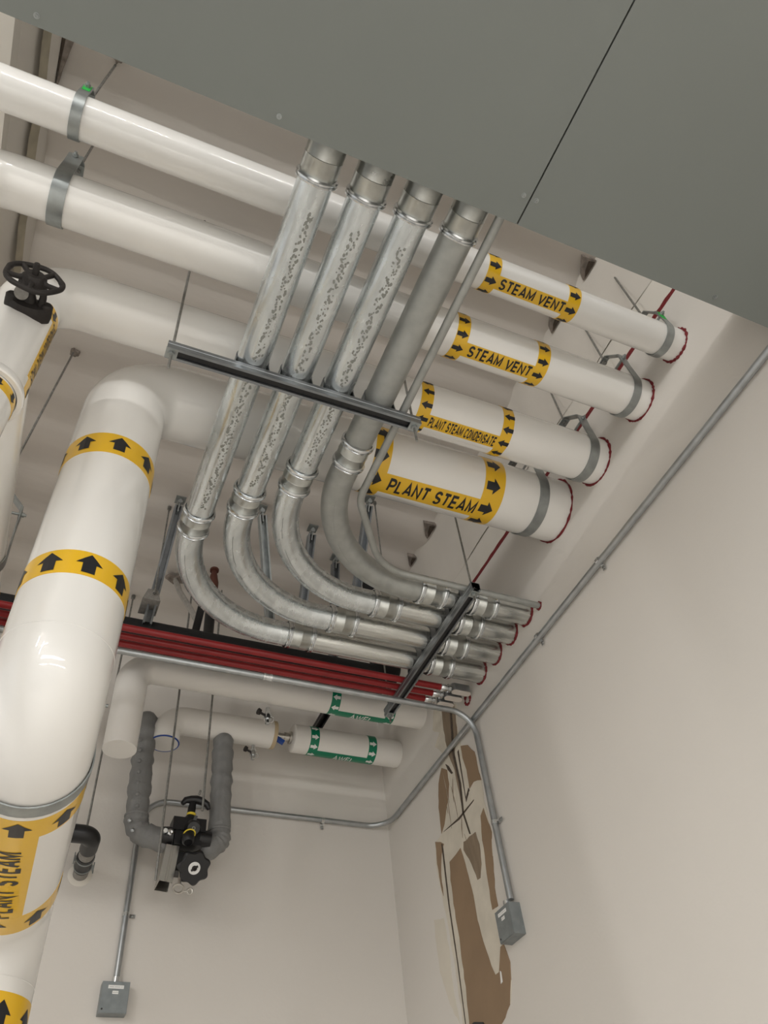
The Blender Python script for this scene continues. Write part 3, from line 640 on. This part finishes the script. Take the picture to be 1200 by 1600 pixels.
t = thing('water_pipe', 'plain white insulated pipe left of the short AWFI pipe, rounded at its left end', 'pipe', (0.9,A2[0],A2[1]), 'white pipes marked AWFI')
bm = NB(); tube(bm, fillet([(1.175,A2[0],A2[1]),(0.575,A2[0],A2[1]),(0.575,A2[0],2.50)], 0.10, 16), 0.078, n=56)
obj('insulation_jacket', bm, 'white_m', t)
bm = NB(); lathe(bm, (1.175,A2[0],A2[1]), X, [(0,0.078),(0.002,0.080),(0.022,0.080),(0.024,0.03)], n=48); obj('tape_band', bm, 'tan', t)
bm = NB(); torus(bm, (0.575,A2[0],2.503), Z, 0.076, 0.0045, n=48); obj('blue_tape_ring', bm, 'blue', t)
bm = NB(); lathe(bm, (1.195,A2[0],A2[1]), X, [(0,0.020),(0.06,0.020),(0.06,0.027),(0.078,0.027),(0.08,0.022),(0.088,0.022),(0.09,0.036),(0.102,0.036),(0.106,0.024)], n=24); e = obj('bare_pipe', bm, 'steel', t)
bm = NB(); obox(bm, (1.222,A2[0]-0.03,A2[1]-0.050), (1,0,-0.55), Y, 0.024, 0.012, 0.011); bevel(bm, 0.004, 2); obj('valve_lever', bm, 'blue', e)
# small fittings by these pipes
def drain(label, c, s=1.0, d=(0,0,-1)):
    t = thing('drain_valve', label, 'valve', c, 'small drain valves'); c = V(c); d = V(d)
    bm = NB(); lathe(bm, c, d, [(-0.03*s,0.010*s),(0.0,0.010*s),(0.0,0.017*s),(0.014*s,0.019*s),(0.03*s,0.017*s),(0.03*s,0.011*s),(0.05*s,0.011*s),(0.052*s,0.008*s)], n=16); obj('valve_body', bm, 'ring', t)
    bm = NB(); tube(bm, [c+d*0.015*s, c+d*0.015*s+V((-0.04*s,-0.01*s,0.01*s))], 0.0055*s, n=10); lathe(bm, c+d*0.015*s+V((-0.035*s,-0.01*s,0.01*s)), (-1,-0.2,0.2), [(0,0.013*s),(0.012*s,0.015*s),(0.016*s,0.012*s)], n=12); obj('valve_handle', bm, 'iron', t)
    bm = NB(); torus(bm, c+d*0.035*s+V((0.012*s,-0.012*s,0)), (0.4,1,0.2), 0.013*s, 0.003*s, n=20, m=6); obj('chain_ring', bm, 'steel', t)
drain('small silver and black drain valve hanging under the upper AWFI pipe', (1.06,3.55,2.575), 1.25)
drain('small drain fitting under the right end of the plain white pipe', (1.075,3.87,2.545), 1.1)
bm = NB(); channel(bm, (1.48,3.40,2.79), (1.48,3.98,2.79), Z)
tag(obj('strut_bracket', bm, 'black', smooth=False, org=(1.48,3.7,2.79)), 'short black strut bracket seen between the two AWFI pipes', 'bracket')

# ------------------------------------------------------------------ grey jacketed pipes and black valves
YG = 3.86; k_ = YG/3.7
def gj(label, pts, rad, snaps):
    t = thing('jacketed_pipe', label, 'pipe', pts[0], 'grey jacketed pipes')
    path = fillet(pts, rad, 10)
    dn = [path[0]]
    for a, b in zip(path, path[1:]):
        m_ = max(1, int((b-a).length/0.025))
        for q in range(1, m_+1): dn.append(a.lerp(b, q/m_))
    radii = [0.056+0.0030*math.sin(i*1.9)+0.003*random.uniform(-1,1) for i in range(len(dn))]
    radii[0] = 0.044; radii[-1] = 0.046
    bm = NB(); tube(bm, dn, 0.056, n=36, radii=radii)
    for v in bm.verts: v.co += V((random.uniform(-1,1), random.uniform(-1,1), random.uniform(-1,1)))*0.0012
    o = obj('cloth_jacket', bm, 'greycloth', t, ang=80)
    for p in snaps:
        bm = NB(); lathe(bm, p, (-0.1,-1,-0.2), [(-0.004,0.011),(0.003,0.0105),(0.007,0.006),(0.0075,0.001)], n=14); obj('snap', bm, 'emt' if p[2] < 2.05 else 'greycloth', t)
    return t
gj('grey cloth jacketed pipe with a row of snaps, left of the black valves', [(0.462,YG,2.66),(0.492,YG,1.99),(0.68,YG,1.955)], 0.075, [(0.440+0.006*i,YG-0.0555,2.47-0.062*i) for i in range(7)]+[(0.452,YG-0.054,2.02),(0.472,YG-0.056,1.97)])
gj('smooth grey cloth jacketed pipe, right of the black valves', [(0.897,YG,2.60),(0.912,YG,1.985),(0.82,YG,1.92)], 0.05, [])
for (x, z, r_, lb) in ((0.488,2.075,0.060,0),(0.908,2.045,0.060,0)):
    bm = NB(); lathe(bm, (x,YG,z), (0.04,0,-1), [(-0.004,0.057),(0,r_),(0.006,r_),(0.010,0.057)], n=36)
    par = [o for o in C.objects if o.name.startswith('jacketed_pipe')][0 if x < 0.7 else 1]
    obj('jacket_seam', bm, 'greycloth', par)
# upper valve with T handle
ky = 3.80; kk = ky/3.7
def W(x, z, dy=0.0): return V((x*kk, ky+dy, z*kk))
t = thing('diaphragm_valve', 'upper black valve with a T shaped handle and yellow collar', 'valve', W(0.73,1.95), 'black plastic valves')
bm = NB(); box(bm, tuple(W(0.640,1.930,-0.03)), tuple(W(0.800,1.995,0.06))); bevel(bm, 0.012, 3); obj('valve_body', bm, 'black', t)
bm = NB(); box(bm, tuple(W(0.655,1.865,-0.02)), tuple(W(0.785,1.935,0.05))); bevel(bm, 0.008, 2); lathe(bm, W(0.60,1.915,0.015), X, [(0,0.040),(0.03,0.043),(0.05,0.043)], n=28); lathe(bm, W(0.775,1.915,0.015), X, [(0,0.043),(0.03,0.043),(0.06,0.040)], n=28); obj('lower_body', bm, 'black', t)
bm = NB(); lathe(bm, W(0.722,1.99), (0.08,0,1), [(0,0.030),(0.02,0.026),(0.028,0.020),(0.07,0.020),(0.10,0.017)], n=28); obj('stem_housing', bm, 'black', t)
bm = NB(); lathe(bm, W(0.727,2.018), (0.08,0,1), [(0,0.0235),(0.012,0.0235)], n=28); obj('yellow_collar', bm, 'cream', t)
bm = NB(); pts = [W(0.678,2.078), W(0.692,2.098), W(0.72,2.106), W(0.745,2.108), W(0.775,2.103), W(0.802,2.088), W(0.812,2.066)]
tube(bm, pts, 0.02, n=20, radii=[0.011,0.017,0.020,0.022,0.020,0.017,0.010]); obj('tee_handle', bm, 'black', t)
bm = NB(); tube(bm, [W(0.75,2.11), W(0.757,2.145)], 0.004, n=10); tube(bm, [W(0.756,2.137), W(0.762,2.160)], 0.0068, n=10); obj('indicator_pin', bm, 'ring', t)
bm = NB(); o1 = W(0.733,1.935,-0.05); dr = V((-0.08,-1,-0.62)).normalized()
lathe(bm, o1+dr*-0.03, dr, [(0,0.036),(0.03,0.040),(0.045,0.034),(0.06,0.030)], n=28); obj('front_actuator', bm, 'black', t)
bm = NB(); torus(bm, o1+dr*0.03, dr, 0.0065, 0.003, n=20, m=8); obj('actuator_nut', bm, 'rod', t)
bm = NB(); lathe(bm, W(0.712,1.875,-0.06), (0,-0.45,-1), [(-0.03,0.028),(0.0,0.032),(0.018,0.030),(0.03,0.020)], n=24); obj('round_cap', bm, 'black', t)
bm = NB(); torus(bm, W(0.715,1.893,-0.066), (0.1,-0.5,-1), 0.0275, 0.0035, n=28, m=8); obj('cream_ring', bm, 'cream', t)
bm = NB(); obox(bm, W(0.735,1.972,-0.075), (0.3,0.2,1), X, 0.014, 0.008, 0.0015); obj('metal_tag', bm, 'strut', t)
# lower valve with star knob
t = thing('diaphragm_valve', 'lower black valve with a lobed star knob and white round disc', 'valve', W(0.75,1.74), 'black plastic valves')
kd = V((0.05,-0.80,-0.60)).normalized(); e1, e2 = frame(kd); kc = W(0.752,1.752,-0.04)
bm = NB(); n = 96; rows = []
for s_, f_ in ((0.0,0.90),(0.006,1.0),(0.024,1.0),(0.031,0.90)):
    rows.append([bm.verts.new(kc + kd*s_ + (e1*math.cos(2*math.pi*k/n)+e2*math.sin(2*math.pi*k/n))*f_*(0.0735+0.0062*math.cos(7*2*math.pi*k/n))) for k in range(n)])
for A_, B_ in zip(rows, rows[1:]):
    for k in range(n): bm.faces.new((A_[k], A_[(k+1)%n], B_[(k+1)%n], B_[k]))
bm.faces.new(rows[0][::-1]); bm.faces.new(rows[-1]); kb = obj('star_knob', bm, 'black', t)
bm = NB(); lathe(bm, kc+kd*0.031, kd, [(0,0.0285),(0.002,0.028),(0.0021,0.001)], n=32); obj('white_disc', bm, 'whiteink', kb)
bm = NB(); lathe(bm, kc+kd*0.033, kd, [(0,0.0125),(0.008,0.011),(0.009,0.006),(0.006,0.005)], n=20); obox(bm, kc+kd*0.036, e1+e2*0.9, kd, 0.018, 0.003, 0.0045); obj('knob_centre', bm, 'iron', kb)
bm = NB(); lathe(bm, kc-kd*0.10, kd, [(0,0.045),(0.04,0.045),(0.06,0.034),(0.101,0.030)], n=28); obj('bonnet', bm, 'black', t)
bm = NB(); box(bm, tuple(W(0.665,1.745,0.0)), tuple(W(0.775,1.835,0.07))); bevel(bm, 0.008, 2); obj('valve_body', bm, 'black', t)
bm = NB(); torus(bm, W(0.698,1.655,-0.02), (0.25,0.5,1), 0.024, 0.0055, n=32, m=8); tube(bm, [W(0.700,1.735,-0.02), W(0.698,1.668,-0.035)], 0.008, n=10); obj('clamp_ring', bm, 'steel', t)
bm = NB(); torus(bm, W(0.752,1.648,-0.02), (0.5,0.7,0.3), 0.012, 0.0045, n=24, m=8); tube(bm, [W(0.722,1.645,-0.02), W(0.742,1.648,-0.02)], 0.004, n=8); obj('wing_nut', bm, 'steel', t)
# their support: two rods and a channel
t = thing('valve_support', 'steel channel bracket hung on two rods holding the black valves', 'bracket', W(0.64,1.75,-0.03))
bm = NB(); channel(bm, W(0.655,1.862,0.05), W(0.640,1.690,0.05)-V((0,0.0,0)), V((-1,0,0.09)).normalized(), w=0.11, h=0.065); obj('steel_channel', bm, 'steel', t, smooth=False)
bm = NB(); box(bm, tuple(W(0.690,1.82,0.055)), tuple(W(0.80,1.95,0.062))); obj('back_plate', bm, 'steel', t, smooth=False)
for (x, y, z0, z1) in ((0.585,3.64,1.665,3.5),(0.768,3.64,2.02,3.5)):
    bm = NB(); tube(bm, [(x,y,z0),(x,y,z1)], 0.0058, n=12); obj('threaded_rod', bm, 'rod', t)
bm = NB(); lathe(bm, W(0.625,1.895,-0.06), (0.2,-1,-0.3), [(-0.02,0.012),(0,0.016),(0.008,0.016),(0.012,0.009),(0.010,0.006)], n=8); lathe(bm, W(0.60,1.90,-0.06), (0.2,-1,-0.3), [(-0.02,0.010),(0,0.013),(0.01,0.011)], n=8); obj('nut', bm, 'ring', t)

# ------------------------------------------------------------------ black drain elbow with hose clamps, lower left
t = thing('drain_elbow', 'black rubber elbow with hose clamps coming out of the back wall at lower left', 'pipe fitting', (0.29,D,1.86))
P0, P1 = V((0.292,D-0.01,1.865)), V((0.285,3.72,1.862)); dn = (P1-P0).normalized()
bm = NB(); tube(bm, [P0, P0+dn*0.09], 0.036, n=32); obj('grey_stub', bm, 'mastic', t)
bm = NB(); tube(bm, [P0+dn*0.07, P0+dn*0.20], 0.040, n=32); obj('rubber_sleeve', bm, 'black', t)
bm = NB(); tube(bm, [P0+dn*0.20, P0+dn*0.27], 0.037, n=32); obj('grey_stub', bm, 'mastic', t)
bm = NB(); tube(bm, fillet([P0+dn*0.265, P1+dn*0.04, P1+dn*0.04+V((-0.34,0,0))], 0.052, 14), 0.041, n=32); obj('elbow', bm, 'black', t)
for s_ in (0.092, 0.175):
    bm = NB(); lathe(bm, P0+dn*s_, dn, [(-0.005,0.0405),(-0.005,0.043),(0.005,0.043),(0.005,0.0405)], n=32)
    obox(bm, P0+dn*s_+V((-0.047 if s_ > 0.1 else 0.047,0,-0.01)), Z, dn, 0.013, 0.006, 0.005); tube(bm, [P0+dn*s_+V((-0.05 if s_ > 0.1 else 0.05,0,-0.035)), P0+dn*s_+V((-0.05 if s_ > 0.1 else 0.05,0,0.02))], 0.0028, n=8)
    obj('hose_clamp', bm, 'hanger', t)
bm = NB(); lathe(bm, (0.292,D,1.865), (0,-1,0), [(0,0.058),(0.006,0.050),(0.012,0.038)], n=20); obj('caulk', bm, 'haunch_w', t)
rod('long thin rod hanging to the black drain elbow at lower left', 0.264, 3.86, 1.90, CZ, 0.0055)

# ------------------------------------------------------------------ hand wheel valve on the condensate drop
t = thing('handwheel_valve', 'black cast iron gate valve with a spoked handwheel at the left edge', 'valve', (-0.40,1.44,2.39))
vb = V((-0.398,1.458,2.440)); vd = V((0.045,-1,0.02)).normalized(); e1 = V((1,0.045,0)).normalized(); e2 = vd.cross(e1)
bm = NB(); n = 48; rows = []
for s_, f_ in ((-0.02,0.95),(0.0,1.0),(0.022,1.0),(0.030,0.9),(0.036,0.5)):
    rows.append([bm.verts.new(vb + vd*s_ + e1*0.066*f_*(1+0.10*math.cos(4*2*math.pi*k/n))*math.cos(2*math.pi*k/n) + e2*0.040*f_*math.sin(2*math.pi*k/n)) for k in range(n)])
for A_, B_ in zip(rows, rows[1:]):
    for k in range(n): bm.faces.new((A_[k], A_[(k+1)%n], B_[(k+1)%n], B_[k]))
bm.faces.new(rows[0][::-1]); bm.faces.new(rows[-1])
for q in (-1,1): lathe(bm, vb+e1*0.052*q+vd*0.01, vd, [(0,0.020),(0.028,0.020),(0.034,0.014)], n=16)
obj('bonnet_flange', bm, 'iron', t)
bm = NB()
for q in (-1,1):
    pts = [vb+vd*0.02+e1*0.034*q, vb+vd*0.06+e1*0.037*q, vb+vd*0.095+e1*0.032*q, vb+vd*0.122+e1*0.010*q]; tube(bm, pts, 0.009, n=12, radii=[0.014,0.011,0.012,0.016])
obj('yoke', bm, 'iron', t)
bm = NB(); lathe(bm, vb+vd*0.02, vd, [(0,0.022),(0.03,0.018),(0.04,0.014),(0.055,0.014),(0.056,0.008),(0.10,0.008)], n=20); obj('packing_gland', bm, 'iron', t)
bm = NB(); lathe(bm, vb+vd*0.075, vd, [(0,0.026),(0.010,0.038),(0.045,0.038),(0.058,0.028)], n=24); obj('yoke_nut', bm, 'iron', t)
bm = NB(); lathe(bm, vb+vd*0.11, vd, [(0,0.0105),(0.055,0.0105),(0.06,0.008)], n=16); obj('stem', bm, 'iron', t)
wc = vb+vd*0.118; bm = NB(); n = 80; m_ = 12; rings = []
for k in range(n):
    a_ = 2*math.pi*k/n + 0.3; Rw = 0.082+0.0022*math.cos(5*a_); d_ = e1*math.cos(a_)+e2*math.sin(a_)
    rings.append([bm.verts.new(wc + d_*(Rw+0.0088*(1+0.22*max(0,math.cos(5*a_-1.5+0.0))**4)*math.cos(2*math.pi*j/m_)) + vd*0.0085*math.sin(2*math.pi*j/m_)) for j in range(m_)])
for k in range(n):
    A_, B_ = rings[k], rings[(k+1)%n]
    for j in range(m_): bm.faces.new((A_[j], B_[j], B_[(j+1)%m_], A_[(j+1)%m_]))
hw = obj('handwheel', bm, 'iron', t)
for k in range(5):
    a_ = 2*math.pi*k/5 - 0.3; d_ = e1*math.cos(a_)+e2*math.sin(a_)
    bm = NB(); tube(bm, [wc+d_*0.012, wc+d_*0.045+vd*-0.004, wc+d_*0.083], 0.008, n=12, radii=[0.014,0.0085,0.009]); obj('spoke', bm, 'iron', hw)
bm = NB(); lathe(bm, vb+vd*0.080+V((-0.022,-0.0,-0.045)), (0.35,-0.6,-0.6), [(0,0.022),(0.0015,0.022)], n=24); o = obj('valve_tag', bm, 'mastic', t); o['label'] = 'round grey metal tag'

# ------------------------------------------------------------------ ceiling braces and odd bits
def brace(label, top, bot, m='strut', slot=True):
    top, bot = V(top), V(bot); a = (bot-top).normalized(); t = thing('seismic_brace', label, 'brace', top, 'ceiling strut braces')
    u = (V((0,-1,-0.4)) - a*V((0,-1,-0.4)).dot(a)).normalized()
    bm = NB(); channel(bm, top+a*0.05, bot, -u); obj('strut_channel', bm, m, t, smooth=False)
    bm = NB(); box(bm, tuple(top+V((-0.028,-0.028,-0.004))), tuple(top+V((0.028,0.028,0.004)))); obox(bm, top+a*0.045, a, u, 0.045, 0.016, 0.004); hexnut(bm, top+a*0.02, u, 0.014, 0.04); bevel(bm, 0.001, 1); obj('hinge_bracket', bm, 'hanger', t)
brace('long grey strut brace from the ceiling to the black pipe, left of the conduit bends', (0.352,2.985,3.49), (0.305,3.16,2.70))
brace('slotted strut brace behind the innermost conduit bend, below the plant steam marker', (1.365,2.635,3.49), (1.33,2.98,2.72))
brace('small strut brace seen between the second and third conduit bends', (1.13,2.955,3.49), (1.105,3.17,2.78))
brace('short dark strut brace just left of the innermost bend', (1.345,3.14,3.49), (1.34,3.25,2.79))
brace('small brace bracket seen between the first and second bends', (0.80,2.90,3.49), (0.95,3.16,2.80), m='hanger')
rod('thin rod beside the long grey brace, left of the conduit bends', 0.308, 3.07, 2.83, CZ, 0.0045)
rod('thin rod between the small conduit and the plant steam marker', 1.41, 2.66, 2.80, CZ, 0.0040)
bm = NB(); prism(bm, [(0.255,3.08,2.80),(0.345,3.08,2.80),(0.325,3.08,2.87),(0.275,3.08,2.87)], (0,0.12,0)); tag(obj('beam_clamp', bm, 'mastic', org=(0.3,3.14,2.84), smooth=False), 'small grey clamp on the black pipe beside the long brace', 'clamp')
t = thing('hose_stub', 'upright black and rusty brown hose stub inside the outermost bend', 'fitting', (0.63,3.30,3.0))
bm = NB(); lathe(bm, (0.645,3.31,3.29), Z, [(-0.13,0.030),(-0.06,0.030),(-0.03,0.024),(0.0,0.020),(0.01,0.014),(0.03,0.014),(0.032,0.026),(0.045,0.026),(0.047,0.01)], n=20); obj('brown_cap', bm, 'rust', t)
bm = NB(); tube(bm, [(0.645,3.31,3.17),(0.640,3.28,2.75)], 0.028, n=20); st_ = obj('black_hose', bm, 'black', t)
bm = NB(); lathe(bm, (0.644,3.306,3.05), Z, [(0,0.0285),(0.001,0.0295),(0.06,0.0295),(0.061,0.0285)], n=20); obj('white_label', bm, 'whiteink', st_)
t = thing('loop_hanger', 'rusty loop hanger on the ceiling above the red conduits', 'hanger', (0.50,3.70,3.5))
bm = NB(); tube(bm, [(0.47,3.60,3.47),(0.50,3.55,3.33),(0.56,3.50,3.18),(0.60,3.45,3.05)], 0.017, n=12); obj('hook', bm, 'ring', t)
bm = NB(); obox(bm, (0.60,3.38,3.03), (0.10,0,1), X, 0.16, 0.020, 0.016); bevel(bm, 0.004, 2); obj('black_link', bm, 'black', t)
bm = NB(); prism(bm, [(0.41,3.63,3.494),(0.43,3.60,3.494),(0.47,3.61,3.494),(0.50,3.58,3.494),(0.54,3.61,3.494),(0.56,3.60,3.494),(0.55,3.64,3.494),(0.50,3.65,3.494),(0.47,3.67,3.494),(0.44,3.65,3.494)], (0,0,0.02)); obj('rust_patch', bm, 'shade_rust', t)
# small dark spots where rods enter the sprayed ceiling
for (x, y, lb) in ((-0.385,0.905,'dark rust spot where the far left rod enters the ceiling'),(-0.338,2.245,'dark spot where the rod left of the plant steam elbow enters the ceiling')):
    bm = NB(); n = 14; pts = [(x+0.022*random.uniform(0.5,1.2)*math.cos(2*math.pi*k/n), y+0.022*random.uniform(0.5,1.2)*math.sin(2*math.pi*k/n), 3.494) for k in range(n)]
    prism(bm, pts, (0,0,0.03)); tag(obj('rust_spot', bm, 'shade_rust', smooth=False), lb, 'stain', 'rust spots on the ceiling')
bm = NB(); lathe(bm, (0.078,1.40,3.30), Z, [(-0.03,0.010),(0.0,0.012),(0.01,0.020),(0.03,0.020),(0.04,0.008),(0.2,0.006)], n=16)
tag(obj('rod_coupler', bm, 'black', org=(0.078,1.40,3.5)), 'tiny black rod coupler above the lower steam vent pipe', 'coupler')

# ------------------------------------------------------------------ torn patch on the right wall
PP = {
'base': [(3.327, 2.665), (3.385, 2.528), (3.318, 2.465), (3.392, 2.422), (3.308, 2.327), (3.363, 2.275), (3.411, 2.207), (3.45, 2.089), (3.464, 1.952), (3.539, 1.946), (3.564, 1.841), (3.552, 1.713), (3.533, 1.532), (3.526, 1.394), (3.52, 1.264), (3.527, 1.105), (3.539, 1.047), (3.225, 0.958), (3.204, 1.009), (3.112, 1.053), (3.071, 1.129), (3.052, 1.191), (3.075, 1.27), (3.081, 1.43), (3.066, 1.52), (3.027, 1.629), (2.999, 1.73), (3.009, 1.895), (2.996, 1.993), (3.004, 2.154), (3.056, 2.226), (3.122, 2.267), (3.124, 2.36), (3.096, 2.506)] ,
'B1': [(3.353, 2.269), (3.411, 2.207), (3.45, 2.089), (3.46, 1.95), (3.414, 1.981), (3.368, 2.045), (3.331, 2.081), (3.302, 2.145), (3.298, 2.225)] ,
'B2': [(3.539, 1.946), (3.483, 1.918), (3.451, 1.892), (3.494, 1.85), (3.525, 1.771), (3.533, 1.665), (3.546, 1.73), (3.551, 1.835)] ,
'B3': [(3.422, 1.785), (3.353, 1.788), (3.295, 1.796), (3.283, 1.75), (3.264, 1.644), (3.25, 1.545), (3.251, 1.438), (3.225, 1.309), (3.202, 1.228), (3.182, 1.186), (3.15, 1.186), (3.103, 1.268), (3.075, 1.27), (3.052, 1.191), (3.071, 1.129), (3.112, 1.053), (3.204, 1.009), (3.225, 0.958), (3.486, 1.032), (3.466, 1.087), (3.452, 1.201), (3.447, 1.323), (3.438, 1.432), (3.446, 1.59), (3.44, 1.703)] ,
'B4': [(3.023, 1.862), (2.996, 1.728), (3.027, 1.629), (3.061, 1.5), (3.062, 1.422), (3.111, 1.425), (3.105, 1.51), (3.097, 1.625), (3.08, 1.77), (3.062, 1.841)] ,
'B5': [(3.124, 2.262), (3.056, 2.226), (3.004, 2.154), (2.996, 1.993), (3.066, 2.023), (3.114, 2.012), (3.109, 2.114), (3.126, 2.193)] ,
'B6': [(3.251, 2.612), (3.116, 2.52), (3.118, 2.444), (3.135, 2.342), (3.193, 2.269), (3.195, 2.164), (3.197, 2.063), (3.218, 1.944), (3.217, 2.008), (3.224, 2.181), (3.263, 2.312), (3.266, 2.451)] ,
'B7': [(3.257, 1.808), (3.132, 1.797), (3.117, 1.73), (3.131, 1.641), (3.162, 1.589), (3.191, 1.593), (3.219, 1.681), (3.27, 1.774)] ,
'K1': [(3.436, 1.949), (3.266, 1.937), (3.093, 1.943), (3.103, 1.938), (3.259, 1.925)] ,
'K2': [(3.156, 2.548), (3.216, 2.271), (3.203, 2.089), (3.219, 1.939), (3.189, 1.815), (3.178, 1.809), (3.206, 1.933), (3.184, 2.079), (3.196, 2.259), (3.136, 2.534)] ,
'K3': [(3.15, 2.255), (3.163, 1.99), (3.122, 2.021), (3.116, 2.007), (3.166, 1.97), (3.163, 2.251)] ,
'K4': [(3.305, 2.264), (3.277, 2.236), (3.245, 2.176), (3.261, 2.179), (3.29, 2.22)] ,
'K5': [(3.476, 1.904), (3.495, 1.61), (3.493, 1.339), (3.501, 1.097), (3.497, 1.096), (3.486, 1.336), (3.485, 1.606), (3.463, 1.898)] ,
'W1': [(3.137, 1.186), (3.131, 1.18), (3.134, 1.143), (3.148, 1.14)] ,
'F': [(3.669, 1.605), (3.564, 1.573), (3.555, 1.405), (3.567, 1.28), (3.555, 1.113), (3.622, 1.214), (3.678, 1.369), (3.677, 1.495)] ,
'K6': [(3.45, 1.078), (3.42, 1.081), (3.344, 1.058), (3.33, 1.039), (3.36, 1.018), (3.453, 1.045)]}
t = thing('torn_wall_patch', 'long torn brown and cream patch of stripped drywall down the right wall', 'wall damage', (R,3.3,1.8))
def rough_edge(p, amp=0.006, step=0.03):
    out = []
    for i in range(len(p)):
        a, b = V((*p[i],0)), V((*p[(i+1)%len(p)],0)); n_ = max(1, int((b-a).length/step))
        for k in range(n_):
            q = a.lerp(b, k/n_); 
            if k: q += V((random.uniform(-amp,amp), random.uniform(-amp,amp), 0))
            out.append((q.x, q.y))
    return out
def wp(key, name, m, d0, d1, lab=None, amp=0.004):
    bm = NB(); prism(bm, [(R-d0, y, z) for y, z in (rough_edge(PP[key], amp) if amp else PP[key])], (d0-d1 if False else -(d1-d0), 0, 0)); o = obj(name, bm, m, t, smooth=False)
    if lab: o['label'] = lab
wp('F', 'yellowed_edge', 'stain', -0.002, 0.0008)
wp('base', 'joint_compound', 'compound', -0.003, 0.0020, 'cream joint compound', 0.006)
for k in ('B1','B2','B3','B4','B5'): wp(k, 'bare_paper', 'brown', -0.002, 0.0034, 'bare brown paper')
for k in ('B6','B7'): wp(k, 'scuffed_paper', 'brown2', -0.002, 0.0032)
for k in ('K1','K2','K3','K4','K5'): wp(k, 'crack', 'crack', -0.001, 0.0044, None, 0.0)
wp('W1', 'paint_drip', 'whiteink', 0.0, 0.006, None, 0.0)
wp('K6', 'black_opening', 'black', 0.0, 0.006, 'black hole edge at the bottom of the patch', 0.0)

for k in range(16):
    y = random.uniform(3.12,3.40); z = random.uniform(1.72,2.25); L_ = random.uniform(0.06,0.22); dy = random.uniform(-0.02,0.03); w_ = random.uniform(0.002,0.006)
    bm = NB(); prism(bm, [(R+0.001,y,z),(R+0.001,y+dy+w_*0.4,z-L_*0.5),(R+0.001,y+dy*1.4,z-L_),(R+0.001,y+dy-w_,z-L_*0.55)], (-0.0046,0,0)); obj('streak', bm, 'brown2' if k % 2 else 'compound', t, smooth=False)
